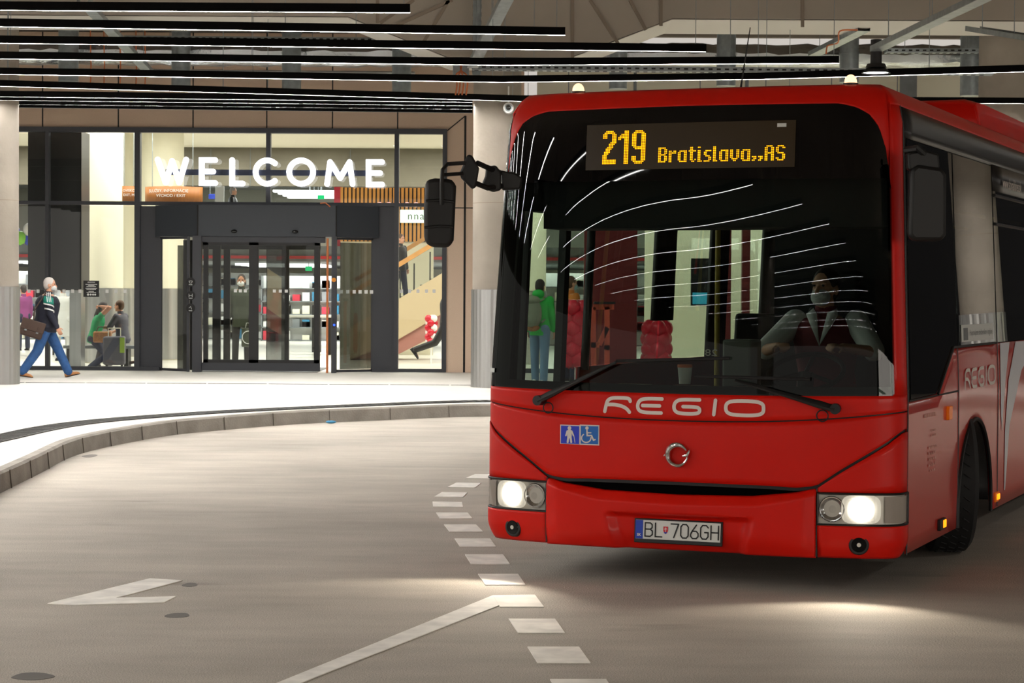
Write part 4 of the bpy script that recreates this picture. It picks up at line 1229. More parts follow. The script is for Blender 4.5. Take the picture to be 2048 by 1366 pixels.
# windscreen opening
ztop = interp([(0, 2.795), (.95, 2.788), (1.05, 2.765), (1.12, 2.725), (1.17, 2.66), (1.205, 2.55), (1.225, 2.4), (1.238, 2.2), (1.25, 1.8), (1.262, 1.2)])
AW = ax_(1.232)
fa = lins(-AW, AW, 80)
ZD = 2.36
def xs_of(a): return xa(a)
wz = lambda a: min(ZD, ztop(xs_of(a)))
patch('windscreen', 'windscreen_glass', fa, lambda a: wsb(a) + .008, wz, .004, 14, 0)
patch('display_glass', 'bus_black', fa, wz, lambda a: max(wz(a) + .001, ztop(xs_of(a))), .004, 8, 0)
# black printed edge of the windscreen
patch('windscreen_border', 'bus_black', lins(-AW, -ax_(1.115), 8), lambda a: wsb(a), wz, -.006, 10, 0)
patch('windscreen_border', 'bus_black', lins(ax_(1.216), AW, 4), lambda a: wsb(a), wz, -.006, 10, 0)
patch('windscreen_border', 'bus_black', fa, lambda a: wsb(a), lambda a: wsb(a) + .05, -.006, 2, 0)
# red pillars beside the glass
for sg in (1, -1):
    al = lins(sg * AW * .998, sg * A_S, 6)
    if sg < 0: al = al[::-1]
    patch('front_pillar', 'bus_red' if sg > 0 else 'bus_black', al, wsb, cst(2.795), .0, 16)
# roof shell: front brow, sides and back
A_END = ay(11.95)
def browb(a): return 2.787 if abs(a) > AW else ztop(xs_of(a))
al = lins(-A_END, -A_S, 30)[:-1] + lins(-A_S, A_S, 96) + lins(A_S, A_END, 30)[1:]
ztr = 2.905
patch('roof_edge', 'bus_red', al, browb, cst(ztr), .004, 10, .01)
rim = [S(a, ztr, .004) for a in al]
mb = MB(); n = len(rim)
vs = []
for i in range(n // 2): vs += [rim[i], rim[n - 1 - i]]
mb.add(vs, [(2 * i, 2 * i + 1, 2 * i + 3, 2 * i + 2) for i in range(n // 2 - 1)]); mb.build('roof', 'bus_red', bus, smooth=False)

# ---- right side (driver's side)
skb = .222
def arch(yc):
    return lambda y: .30 + math.sqrt(max(0, 1 - ((y - yc) / .60) ** 2)) * .585 if abs(y - yc) < .60 else skb
WY = [2.40, 8.55]
def side_bottom(a):
    y = BB + abs(a) - AC
    for yc in WY:
        if abs(y - yc) < .60: return arch(yc)(y)
    return skb
side_y = lambda a: BB + abs(a) - AC
for sg in (1, -1):
    mtl = 'bus_side'
    if sg > 0:
        wb = interp([(.3, 1.095), (1.16, 1.10), (1.66, 1.368), (12, 1.368)])
    else:
        wb = interp([(.3, 1.10), (.38, 1.10), (.40, .36), (1.66, .36), (1.68, 1.20), (12, 1.20)])
    ys = [.302, .34, .38, .40, .6, .9, 1.16, 1.3, 1.5, 1.66, 1.68, 1.7, 1.74, 1.79] + lins(1.80, 3.0, 40) + lins(3.02, 7.9, 24) + lins(7.95, 9.15, 40) + lins(9.2, 11.95, 12)
    al = [sg * ay(y) for y in ys]
    if sg < 0: al = al[::-1]
    patch('side_panel', mtl, al, side_bottom, lambda a: max(side_bottom(a) + .01, wb(side_y(a))), 0, 10, .012)
    # dark band over the windows
    al2 = [sg * ay(y) for y in lins(.30, 11.95, 40)]
    if sg < 0: al2 = al2[::-1]
    patch('roof_band', 'band_grey', al2, cst(2.605), cst(2.79), .0, 4, .012)
    # window glass
    gm = 'side_glass_dark' if sg > 0 else 'side_glass'
    edges = [.36, 1.82, 3.25, 4.75, 6.25, 7.75, 9.25, 10.75, 11.85] if sg > 0 else [.42, 1.78, 3.38, 4.75, 6.25, 7.75, 9.25, 10.75, 11.85]
    for y0, y1 in zip(edges[:-1], edges[1:]):
        k = lins(y0 + .02, y1 - .02, 8); kk = [sg * ay(y) for y in k]
        if sg < 0: kk = kk[::-1]
        patch('side_window', gm, kk, lambda a: wb(side_y(a)) + .006, cst(2.60), .002, 4, 0)
    for i, y in enumerate(edges):
        wd = .05 if sg > 0 or i == 0 else (.42 if i > 1 else .06)
        kk = [sg * ay(y - wd / 2), sg * ay(y + wd / 2)]
        if sg < 0: kk = kk[::-1]
        z0 = max(side_bottom(kk[0]), wb(y) - .02)
        if sg < 0 and i == 2: z0 = 1.50
        patch('window_pillar', 'bus_trim', kk, cst(z0), cst(2.61), -.004, 6, .04)
    # wheels and arches
    for yc in WY:
        mb = MB(); pts = [S(sg * ay(yc + .60 * math.cos(t)), .30 + .585 * math.sin(t), .003) for t in lins(0, math.pi, 28)]
        pts = [S(sg * ay(yc + .60), skb, .003)] + pts + [S(sg * ay(yc - .60), skb, .003)]
        mb.tube(pts, .014, 6); mb.build('arch_trim', 'bus_trim', bus)
        mb = MB(); mb.grid(lambda t, d: Vector((sg * (1.26 - d), yc + .60 * math.cos(t), .30 + .585 * math.sin(t))), lins(0, math.pi, 20), [0, .5]); mb.build('wheel_well', 'bus_trim', bus, solid=.01)
        xw = sg * 1.09
        wh = empty('wheel', (xw, yc, .48)); wh.parent = bus
        if yc < 4: wh.rotation_euler = (0, 0, R(20))
        prof = [(.30, .10), (.36, .135), (.44, .14), (.475, .11), (.48, .0), (.475, -.11), (.44, -.14), (.36, -.135), (.30, -.10)]
        mb = MB(); mb.grid(lambda k, t: Vector((prof[k][1], prof[k][0] * math.cos(t), prof[k][0] * math.sin(t))), range(9), [t * 2 * math.pi / 40 for t in range(41)])
        for t in range(40):
            for w_ in (-.06, 0, .06):
                q = t * math.pi / 20; mb.bar(Vector((w_ - .02, .478 * math.cos(q), .478 * math.sin(q))), Vector((w_ + .02, .478 * math.cos(q + .06), .478 * math.sin(q + .06))), .02, .006)
        mb.build('tyre', 'rubber', wh)
        mb = MB(); mb.cyl((-.08, 0, 0), (sg * .08, 0, 0), .30, n=36); mb.cyl((0, 0, 0), (sg * .12, 0, 0), .11, .09, 24)
        for t in range(10): q = t * math.pi / 5; mb.cyl((sg * .08, .2 * math.cos(q), .2 * math.sin(q)), (sg * .11, .2 * math.cos(q), .2 * math.sin(q)), .015, n=8)
        mb.build('rim', 'galvanised', wh)
# lower closure, floor, rear
mb = MB().box(-1.2, 1.2, .35, 11.9, .30, .36); mb.build('floor_pan', 'bus_inside', bus, smooth=False)
mb = MB(); zs_ = [.22, 1.2, 2.0, 2.6, 2.79]
mb.grid(lambda x, z: Vector((x * Wz(z) / W0, 11.95, z)), lins(-1.275, 1.275, 6), zs_); mb.build('rear_panel', 'bus_red', bus, solid=.02)
MB().box(-1.0, 1.0, 11.955, 11.965, 1.4, 2.5).build('rear_window', 'bus_black', bus, smooth=False)
MB().box(-1.15, 1.15, .45, 11.9, 2.66, 2.70).build('inner_ceiling', 'bus_inside', bus, smooth=False)
MB().box(-1.15, 1.15, 11.8, 11.93, .36, 2.66).build('inner_rear_wall', 'bus_inside', bus, smooth=False)
# panel seams of the right side
for y, z0, z1 in ((1.815, .23, 1.37), (3.26, .23, 1.37), (4.75, .23, 1.37), (6.25, .23, 1.37)): MB().tube([S(ay(y), z, .001) for z in lins(z0, z1, 8)], .005, 5).build('seam', 'bus_trim', bus)
MB().tube([S(ay(y), 1.093, .001) for y in lins(.32, 1.815, 8)], .006, 5).build('seam', 'bus_trim', bus)
MB().tube([S(A_S, z, .002) for z in lins(.215, 2.79, 20)], .005, 5).build('seam', 'bus_trim', bus)
mb = MB(); mb.tube([S(ay(1.14), 1.10, .004), S(ay(1.66), 1.372, .004), S(ay(3.2), 1.372, .004)], .010, 5); mb.build('window_seal', 'bus_trim', bus)
# side markers
def side_box(name, y, z, hw, hh, m, d=.02, par=None):
    mb = MB(); fn0, fn1 = SS(-.002), SS(d)
    p = [(y - hw, z - hh), (y + hw, z - hh), (y + hw, z + hh), (y - hw, z + hh)]
    mb.prism(p, fn0, fn1); return mb.build(name, m, par or bus, bevel=.004)
side_box('side_marker', 1.48, .970, .05, .042, 'amber_dim', .02)
o = side_box('side_marker', 1.27, .299, .085, .034, 'bus_trim', .02); side_box('lens', 1.31, .299, .042, .024, 'amber', .024, o)
o = side_box('side_marker', 3.23, .299, .075, .034, 'amber_dim', .012); side_box('lens', 3.245, .299, .045, .02, 'amber', .018, o)
for y in (5.6, 7.2): side_box('side_marker', y, .30, .05, .03, 'amber_dim', .012)
# side writing, the pale swoosh, stickers
def put(fn): return fn
mb = MB()
def regio(name, fn, x0, z0, w_, h, t):
    """the five rounded letters in a box of width w_, height h, pen width t, each a part"""
    def L(sx, *strokes):
        mb = MB()
        for pts, closed in strokes:
            q = [Vector((x0 + (sx + px) * w_, z0 + pz * h)) for px, pz in pts]
            for _ in range(2 if len(q) > 2 else 0):         # round the corners of the pen line
                r2 = [] if closed else [q[0]]
                for i in range(len(q) if closed else len(q) - 1):
                    a, b = q[i], q[(i + 1) % len(q)]; r2 += [a.lerp(b, .25), a.lerp(b, .75)]
                q = r2 if closed else r2 + [q[-1]]
            mb.stroke([(p.x, p.y) for p in q], t, fn, closed)
        mb.build(name, 'print_white', bus, smooth=False, recalc=False)
    L(0, ([(.012, .0), (.022, .55), (.03, .80), (.05, .95), (.08, 1.0), (.155, 1.0), (.17, .90), (.172, .78)], 0), ([(.03, .50), (.075, .52), (.12, .42), (.15, .25), (.168, .0)], 0))
    L(.205, ([(.165, 1.0), (.06, 1.0), (.025, .86), (.012, .5), (.02, .14), (.055, .0), (.16, .0)], 0), ([(.045, .5), (.15, .5)], 0))
    L(.43, ([(.17, 1.0), (.06, 1.0), (.025, .86), (.012, .5), (.02, .14), (.055, .0), (.14, .0), (.17, .10), (.172, .38), (.15, .5), (.07, .5)], 0))
    L(.675, ([(.012, .0), (.022, 1.0)], 0))
    L(.745, ([(.06, 1.0), (.19, 1.0), (.235, .84), (.24, .5), (.235, .16), (.19, .0), (.06, .0), (.02, .16), (.012, .5), (.02, .84)], 1))
regio('front_letter', FS(.006), -.462, 1.005, .99, .082, .021)
regio('side_letter', SS(.006), 2.0, 1.10, 1.14, .115, .022)
mat('swoosh_white', (222, 222, 228), .35, spec=.5)
mb = MB()
def bandpoly(lo, hi, fn):
    n = len(lo); mb.add([fn(*p) for p in lo] + [fn(*p) for p in hi], [(i, i + 1, n + i + 1, n + i) for i in range(n - 1)])
def side_px(l): return [bs(u, v) for u, v in l]
bandpoly(side_px([(1999, 686), (2000, 760), (2001, 830), (2003, 860)]), side_px([(2018, 684), (2010, 760), (2005, 830), (2003.5, 860)]), SS(.004))
bandpoly(side_px([(2030, 683), (2016, 760), (2009, 860), (2007, 980)]), side_px([(2075, 680), (2042, 740), (2018, 850), (2009, 980)]), SS(.004))
mb.build('swoosh', 'swoosh_white', bus, smooth=False, recalc=False)
mat('faint_print', (228, 160, 146), .5)
mb = MB()
for y0, y1, z, h in ((.75, 1.1, .985, .022), (.95, 1.1, .89, .012), (.95, 1.12, .86, .012), (.88, 1.14, .79, .016), (.88, 1.12, .755, .016), (.88, 1.12, .72, .016), (.88, 1.12, .685, .016), (.92, 1.1, .65, .012)):
    n = max(1, int((y1 - y0) / .05))
    for k in range(n):
        a = y0 + (y1 - y0) * k / n; mb.add([SS(.004)(a, z - h / 2), SS(.004)(a + .036, z - h / 2), SS(.004)(a + .036, z + h / 2), SS(.004)(a, z + h / 2)], [(0, 1, 2, 3)])
mb.build('small_print', 'faint_print', bus, smooth=False, recalc=False)
y0, z1 = bs(1920, 650); y1, z0 = bs(1985, 690)
mb = MB().prism([(y0, 1.40), (y1, 1.40), (y1, z1), (y0, z1)], SS(.005), SS(.009)); st = mb.build('window_sticker', 'plate_white', bus, smooth=False)
text_mesh('Prepravujeme návštevníkov v regióne', .055, lambda x, z: SS(.012)((y0 + y1) / 2 + .1 + x, (1.40 + z1) / 2 + z)).build('small_print', 'shop_grey', st, smooth=False, recalc=False)
mb = MB(); mb.prism([(y0 + .06, z1 - .10), (y0 + .2, z1 - .10), (y0 + .2, z1 - .02), (y0 + .06, z1 - .02)], SS(.009), SS(.012)); mb.build('small_print', 'shop_grey', st, smooth=False)
patch('window_header', 'band_grey', [ay(y) for y in lins(3.26, 11.8, 20)], cst(2.43), cst(2.61), .006, 2, .01)
text_mesh('www.slovaklines.sk', .115, lambda x, z: SS(.02)(3.99 + x * .95, 2.50 + z), .95).build('web_lettering', 'print_white', bus, smooth=False, recalc=False)
mb = MB()
for z in (2.20, 2.40): mb.tube([S(ay(y), z, .006) for y in lins(3.3, 4.7, 6)], .012, 5)
mb.build('vent_rail', 'bus_trim', bus)

# ---- front details
# destination display
xL, zT = bf(1176, 250); xR, zB = bf(1590, 334)
dp = MB(); dp.grid(FS(.012), lins(xL, xR, 24), lins(zB, 2.695, 4)); dis = dp.build('destination_display', 'display_brown', bus, recalc=False)
BM = {
'2': ["..#####..", ".#######.", "###...###", "###...###", "###...###", "......###", "......###", ".....####", "....####.", "....###..", "...####..", "..####...", "..###....", ".####....", ".###.....", "###......", "###......", "###......", "#########", "#########", "#########"],
'1': ["....###", "....###", "..#####", ".######", "#######", "##..###", "....###", "....###", "....###", "....###", "....###", "....###", "....###", "....###", "....###", "....###", "....###", "....###", "....###", "....###", "....###"],
'9': ["..#####..", ".#######.", "###...###", "###...###", "###...###", "###...###", "###...###", "###...###", "###...###", "###...###", ".########", "..#######", "......###", "......###", "......###", "......###", "###...###", "###...###", "###...###", ".#######.", "..#####.."],
}
BS = {
'B': ["#####.", "##..##", "##..##", "##..##", "#####.", "##..##", "##..##", "##..##", "#####."],
'r': [".....", ".....", "##.##", "#####", "##...", "##...", "##...", "##...", "##..."],
'a': ["......", "......", ".#####", "##..##", "##..##", "##..##", "##..##", "##..##", ".#####"],
't': [".##..", ".##..", "#####", ".##..", ".##..", ".##..", ".##..", ".##.#", "..##."],
'i': ["##.", "...", "##.", "##.", "##.", "##.", "##.", "##.", "###"],
's': [".....", ".....", ".####", "##...", "##...", ".###.", "...##", "...##", "####."],
'l': ["##.", "##.", "##.", "##.", "##.", "##.", "##.", "##.", "###"],
'v': ["......", "......", "##..##", "##..##", "##..##", "##..##", "##..##", ".####.", "..##.."],
',': ["...", "...", "...", "...", "...", "...", "###", ".##", "##."],
'A': [".####.", "##..##", "##..##", "##..##", "######", "##..##", "##..##", "##..##", "##..##"],
'S': [".####.", "##..##", "##....", "##....", ".####.", "....##", "....##", "##..##", ".####."],
}
def led(mb, rows, x0, z0, px, pz):
    n = len(rows)
    for j, r_ in enumerate(rows):
        for i, ch in enumerate(r_):
            if ch == '#':
                x, z = x0 + i * px, z0 + (n - 1 - j) * pz
                h = px * .43
                mb.add([FS(.017)(x + h * math.cos(k * math.pi / 3 + .5), z + h * math.sin(k * math.pi / 3 + .5)) for k in range(6)], [tuple(range(6))])
x0_, zt_ = bf(1210, 264); x1_, zb_ = bf(1292, 326)
mb = MB(); px = (x1_ - x0_) / 27.5; pz = (zt_ - zb_) / 20
led(mb, BM['2'], x0_, zb_, px, pz); led(mb, BM['1'], x0_ + 10 * px, zb_, px, pz); led(mb, BM['9'], x0_ + 19 * px, zb_, px, pz)
mb.build('led_number', 'led', dis, smooth=False, recalc=False)
mb = MB()
xs_, zb2 = bf(1319, 324); xe_, _ = bf(1573, 320); cur = 0
wds = sum(len(BS[ch][0]) + 1 for ch in 'Bratislava,,AS') - 1
p2 = (xe_ - xs_) / wds
for ch in 'Bratislava,,AS':
    led(mb, BS[ch], xs_ + cur * p2, zb2, p2, .0100); cur += len(BS[ch][0]) + 1
mb.build('led_destination', 'led', dis, smooth=False, recalc=False)
a, b = bf(1556, 247), bf(1574, 254); mb = MB().grid(FS(.018), [a[0], b[0]], [b[1], a[1]]); mb.build('white_tab', 'plate_white', dis, smooth=False)
# accessibility badges
def sq(u0, v0, u1, v1, m, off, name, par=bus):
    a, b = bf(u0, v0), bf(u1, v1); mb = MB().grid(FS(off), lins(a[0], b[0], 4), [b[1], a[1]]); return mb.build(name, m, par, smooth=False, recalc=False)
mat('badge_blue', (22, 50, 190), .5); mat('badge_azure', (14, 98, 182), .5)
b1 = sq(1121, 849, 1160, 889, 'print_white', .004, 'walking_badge'); sq(1123, 851, 1159, 888, 'badge_blue', .006, 'field', b1)
b2 = sq(1160, 849, 1199, 891, 'print_white', .004, 'wheelchair_badge'); sq(1162.5, 851.5, 1197, 888.5, 'badge_azure', .006, 'field', b2)
fpx = lambda u, v: (lambda q: FS(.008)(q[0], q[1]))(bf(u, v))
mb = MB(); mb.add([fpx(1140 + 3.7 * math.cos(t * math.pi / 8), 856 + 3.9 * math.sin(t * math.pi / 8)) for t in range(16)], [tuple(range(16))])
def fs_(pts, wd, cl=False): mb.stroke(pts, wd, fpx, cl)
fs_([(1140, 863), (1140, 872)], 9); fs_([(1135.5, 862), (1133, 871)], 3); fs_([(1144.5, 862), (1148, 871)], 3); fs_([(1138, 872), (1136.5, 884)], 4); fs_([(1142, 872), (1143.5, 884)], 4); fs_([(1149, 872), (1151, 885)], 1.2)
mb.build('figure', 'print_white', b1, smooth=False, recalc=False)
mb = MB(); mb.add([fpx(1175 + 3.4 * math.cos(t * math.pi / 8), 856 + 3.4 * math.sin(t * math.pi / 8)) for t in range(16)], [tuple(range(16))])
fs_([(1175, 861), (1175.5, 871), (1184, 871), (1188, 880), (1191, 879)], 3); fs_([(1176, 865.5), (1183, 865.5)], 2)
fs_([(1173.5 + 9.3 * math.cos(R(t)), 876 + 8.7 * math.sin(R(t))) for t in range(-5, 245, 12)][0:21], 2.4)
mb.build('figure', 'print_white', b2, smooth=False, recalc=False)
# chrome ring emblem
em = MB(); ce = bf(1357, 910); pts = []; rs = []
for k in range(33):
    t = R(28 + 322 * k / 32); pts.append(FS(.018)(ce[0] + .060 * math.cos(t), ce[1] + .060 * math.sin(t)))
    rs.append(.004 + .014 * math.sin(min(1, k / 10) * math.pi / 2) if k < 12 else .018 - .012 * (k - 12) / 20)
em.tube(pts, rs, 10)
for pts, r_ in (([(-.052, .012), (-.07, .004), (-.085, -.008)], [.012, .009, .002]), ([(.056, -.004), (.066, .016), (.074, .034)], [.011, .009, .002]), ([(.05, .002), (.04, -.004), (.03, -.004)], [.01, .008, .003])):
    em.tube([FS(.018)(ce[0] + x, ce[1] + z) for x, z in pts], r_, 8)
em.build('emblem', 'chrome', bus)
# number plate
pc = bf(1357.5, 1061.5)
pl_ = empty('number_plate', FS(.012)(pc[0], pc[1])); pl_.parent = bus; pl_.rotation_euler = (R(-4), 0, 0)
MB().box(-.268, .268, -.004, .012, -.078, .064).build('holder', 'bus_trim', pl_, bevel=.004)
MB().box(-.258, .258, -.009, -.004, -.055, .055).build('plate', 'plate_white', pl_, bevel=.003)
MB().box(-.258, -.212, -.0105, -.009, -.054, .054).build('country_band', 'plate_blue', pl_, smooth=False)
mb = MB(); fn = lambda x, z: (x, -.0115, z)
T = .0080
def dg(ch, x, w_=.045, h=.078):
    z0, z1 = -h / 2, h / 2
    L = lambda pts, cl=False: mb.stroke([(x + px * w_, z0 + pz * h) for px, pz in pts], T, fn, cl)
    rnd = [(.25, 1), (.75, 1), (1, .82), (1, .18), (.75, 0), (.25, 0), (0, .18), (0, .82)]
    if ch == 'B': L([(0, 0), (0, 1), (.7, 1), (.95, .88), (.95, .65), (.7, .53), (0, .53)]); L([(.7, .53), (1, .4), (1, .14), (.7, 0), (0, 0)])
    if ch == 'L': L([(0, 1), (0, 0), (.9, 0)])
    if ch == '7': L([(0, 1), (1, 1), (.4, 0)])
    if ch == '0': L(rnd, True)
    if ch == '6': L([(.75, 1), (.2, .55), (0, .3), (0, .16), (.25, 0), (.75, 0), (1, .16), (1, .38), (.75, .54), (.25, .54), (.05, .4)])
    if ch == 'G': L([(1, .84), (.75, 1), (.25, 1), (0, .82), (0, .18), (.25, 0), (.75, 0), (1, .18), (1, .48), (.55, .48)])
    if ch == 'H': L([(0, 0), (0, 1)]); L([(1, 0), (1, 1)]); L([(0, .5), (1, .5)])
for ch, x in (('B', -.198), ('L', -.135), ('7', -.040), ('0', .020), ('6', .080), ('G', .140), ('H', .202)):
    mb = MB(); dg(ch, x); mb.build('character', 'black', pl_, smooth=False, recalc=False)
mb = MB()
text_mesh('SK', .022, lambda x, z: (x - .235, -.0118, z - .032), 1, .0006, mb); mb.build('country_code', 'print_white', pl_, smooth=False, recalc=False)
mat('shield_red', (200, 30, 50), .5)
mb = MB(); mb.add([fn(-.0725 + x, z) for x, z in ((-.014, .022), (.014, .022), (.014, -.004), (.008, -.016), (0, -.022), (-.008, -.016), (-.014, -.004))], [tuple(range(7))]); sh = mb.build('shield', 'shield_red', pl_, smooth=False, recalc=False)
mb = MB(); fn2 = lambda x, z: (x - .0725, -.0122, z); mb.stroke([(0, .016), (0, -.008)], .003, fn2); mb.stroke([(-.006, .011), (.006, .011)], .0025, fn2); mb.stroke([(-.008, .004), (.008, .004)], .0025, fn2); mb.build('cross', 'print_white', sh, smooth=False, recalc=False)
mb = MB(); mb.add([fn2(x, z) for x, z in ((-.011, -.01), (.011, -.01), (.006, -.017), (0, -.021), (-.006, -.017))], [tuple(range(5))]); mb.build('base_hills', 'plate_blue', sh, smooth=False, recalc=False)
# wipers
def wiper(piv, elbow, b0, b1, ring):
    p = lambda q, off: FS(off)(*bf(*q))
    mb = MB(); a, b = p(piv, .055), p(elbow, .05)
    mid = a.lerp(b, .4); mb.tube([a, a.lerp(b, .15), mid, b], [.022, .026, .018, .010], 8, flat=.7)
    wp = mb.build('wiper', 'bus_trim', bus)
    mb = MB().cyl(p(piv, .0), p(piv, .07), .03, n=16); mb.build('pivot', 'bus_trim', wp)
    mb = MB(); q0, q1 = p(b0, .03), p(b1, .03)
    n = 8; pts = [p((b0[0] + (b1[0] - b0[0]) * k / n, b0[1] + (b1[1] - b0[1]) * k / n), .028) for k in range(n + 1)]
    mb.tube(pts, .010, 6); mb.build('blade', 'rubber', wp)
    mb = MB(); c = bf(piv[0] + ring[0], piv[1] + ring[1]); mb.tube([FS(.03)(c[0] + .032 * math.cos(t * math.pi / 8), c[1] + .032 * math.sin(t * math.pi / 8)) for t in range(16)], .004, 6, closed=True); mb.build('hose_loop', 'bus_trim', wp)
wiper((1085, 800), (1238, 724), (1236, 722), (1462, 716), (16, 15))
wiper((1672, 817), (1475, 760), (1392, 752), (1622, 758), (-26, 14))
# side mirrors
def lp(u, v, Y): return tol(dep(u, v, Y))
def mirror_box(name, quad, Y, t_, par=None, m='bus_trim', bev=.03):
    mb = MB(); pts = [lp(u, v, Y) for u, v in quad]; bk = [lp(u, v, Y + t_) + (lp(quad[0][0], quad[0][1], Y) - lp(quad[0][0], quad[0][1], Y + t_)) * 0 for u, v in quad]
    n = len(pts); d = tol(Vector((0, 1, 0)) + Vector((BX, BY, 0))) * t_; d.z = 0
    mb.add(pts + [p + d for p in pts], [tuple(range(n))[::-1], tuple(range(n, 2 * n))] + [(i, (i + 1) % n, n + (i + 1) % n, n + i) for i in range(n)])
    return mb.build(name, m, par or bus, bevel=bev, ang=60)
mat('mirror_plastic', (8, 8, 9), .55)
Ym = 12.35
mr = mirror_box('side_mirror', [(851, 360), (870, 356), (905, 358), (912, 372), (907, 480), (898, 495), (860, 494), (848, 482), (847, 420)], Ym, .09, m='mirror_plastic')
mb = MB(); mb.tube([lp(852, 402, Ym - .004), lp(880, 400, Ym - .01), lp(908, 404, Ym - .004)], .008, 6); mb.tube([lp(849, 455, Ym - .004), lp(880, 452, Ym - .01), lp(906, 454, Ym - .004)], .008, 6); mb.build('housing_ridge', 'mirror_plastic', mr)
mb = MB(); mb.tube([lp(883, 410, Ym - .01), lp(883, 365, Ym - .02), lp(885, 340, Ym), lp(895, 328, Ym + .05), lp(930, 326, Ym + .1)], .012, 8); mb.tube([lp(885, 350, Ym), lp(925, 347, Ym + .1)], .011, 8)
mb.tube([lp(955, 326, Ym + .12), lp(975, 335, Ym + .2), lp(1000, 345, Ym + .45)], .016, 8); mb.tube([lp(948, 365, Ym + .12), lp(975, 376, Ym + .2), lp(1005, 372, Ym + .45)], .016, 8); mb.build('mirror_arm', 'bus_trim', mr)
mirror_box('wide_angle_mirror', [(935, 308), (944, 310), (958, 336), (952, 372), (945, 379), (922, 356), (919, 346)], Ym + .1, .08, mr, 'mirror_plastic', .015)
mirror_box('arm_bracket', [(972, 333), (992, 330), (1002, 345), (1002, 380), (985, 384), (962, 372), (970, 352)], Ym + .3, .06, mr, 'mirror_plastic', .012)
mirror_box('arm_foot', [(1000, 340), (1030, 345), (1045, 356), (1040, 378), (1004, 380)], Ym + .42, .1, mr, 'bus_trim', .012)
Ym = 11.9
mr = mirror_box('side_mirror', [(1822, 340), (1835, 328), (1885, 336), (1894, 350), (1893, 470), (1884, 482), (1828, 482), (1818, 470)], Ym, .09, m='mirror_plastic')
mirror_box('wide_angle_mirror', [(1815, 306), (1850, 300), (1878, 308), (1880, 338), (1818, 340)], Ym + .02, .09, mr, 'mirror_plastic', .012)
mb = MB(); mb.tube([lp(1812, 300, Ym + .1), lp(1835, 296, Ym), lp(1850, 310, Ym + .04)], .02, 8); mb.build('mirror_arm', 'bus_trim', mr)
# roof lights and aerial
for u, v in ((1118, 178), (1720, 161)):
    x = bf(u, v + 6)[0]; p = S(ax_(x), 2.905, -.03); p.y += .02
    o = MB().cyl(p - Vector((0, 0, .03)), p + Vector((0, 0, .012)), .044, n=24).build('marker_light', 'bus_trim', bus)
    mat('marker_glow', (255, 205, 165), .3, emit=(255, 195, 150), es=2.0) if 'marker_glow' not in MATS else 0
    MB().ell(p + Vector((0, 0, .018)), (.036, .036, .044), 32, 16).build('dome', 'marker_glow', o)
p = S(ax_(.15), 2.905, -.2); p.y += .3
o = MB().cyl(p - Vector((0, 0, .02)), p + Vector((0, .0, .03)), .03, .012, 14).build('antenna', 'bus_trim', bus)
MB().tube([p + Vector((0, 0, .02)), p + Vector((.005, .02, .1)), p + Vector((.03, .10, .42))], [.009, .006, .003], 6).build('whip', 'bus_trim', o)
# roof pod
mb = MB(); prof = [(-1.0, 2.88), (-.97, 3.06), (-.9, 3.14), (.88, 3.15), (.97, 3.12), (1.03, 2.88)]
mb.grid(lambda y, k: Vector((prof[k][0] * (1 if 4.2 < y < 8.3 else .97), y, prof[k][1] if 4.1 < y < 8.4 else 2.88 + (prof[k][1] - 2.88) * .85)), [4.05, 4.15, 4.3, 5.5, 8.2, 8.45], range(6))
mb.add([Vector((p[0] * .97, 4.05, 2.88 + (p[1] - 2.88) * .85)) for p in prof], [tuple(range(6))])
mb.build('roof_pod', 'bus_red', bus, solid=.01)

# ---- inside the bus
mb = MB(); mb.box(-.98, 1.14, .34, .80, 2.09, 2.66); mb.box(-1.14, -.98, .38, .80, 2.20, 2.66); mb.build('sign_box', 'bus_inside', bus, smooth=False)
mb = MB()
dz_ = interp([(-1.2, 1.06), (0, 1.10), (.2, 1.12), (1.2, 1.10)])
mb.grid(lambda x, k: Vector((x, [.16 + .22 * (abs(x) / 1.2) ** 3, .34 + .2 * (abs(x) / 1.2) ** 3, .75, .80][k], [1.10, dz_(x), dz_(x) + .03, .5][k])), lins(-1.12, 1.12, 24), range(4))
mb.build('dashboard', 'bus_inside', bus, solid=.02)
mb = MB()
for k in range(5): mb.box(-.9 + k * .36, -.68 + k * .36, .34, .50, 1.115, 1.15)
mb.build('dash_tray', mat('dash_tan', (150, 112, 70), .7), bus, bevel=.01)
cw = Vector((.50, .98, 1.22)); mb = MB()
rot = Matrix.Rotation(R(28), 3, 'X')
mb.tube([cw + rot @ Vector((.23 * math.cos(t * math.pi / 16), .23 * math.sin(t * math.pi / 16), 0)) for t in range(32)], .016, 8, closed=True)
for t in (90, 210, 330): mb.tube([cw, cw + rot @ Vector((.22 * math.cos(R(t)), .22 * math.sin(R(t)), 0))], .014, 6)
mb.cyl(cw + Vector((0, -.05, -.25)), cw, .05, n=12); mb.build('steering_wheel', 'bus_trim', bus)
st = MB().box(.26, .74, 1.30, 1.75, .80, .94).build('driver_seat', 'bus_seat', bus, bevel=.04)
MB().bar((.50, 1.76, .88), (.50, 1.92, 1.62), .46, .12, up=(0, 1, 0)).build('backrest', 'bus_seat', st, bevel=.04); MB().box(.38, .62, 1.86, 1.97, 1.64, 1.86).build('headrest', 'bus_seat', st, bevel=.03); MB().box(.38, .62, 1.4, 1.65, .36, .78).build('pedestal', 'bus_trim', st)
MB().box(.0, 1.18, 2.05, 2.10, .36, 2.66).build('cab_partition', 'bus_inside', bus, smooth=False)
mb = MB().box(.02, .20, .80, 1.05, 1.0, 1.42); mb.build('ticket_machine', mat('machine_grey', (120, 122, 118), .6), bus, bevel=.015)
MB().box(-.02, .0, .78, 1.9, .40, 1.05).build('cab_door', 'bus_inside', bus, smooth=False)
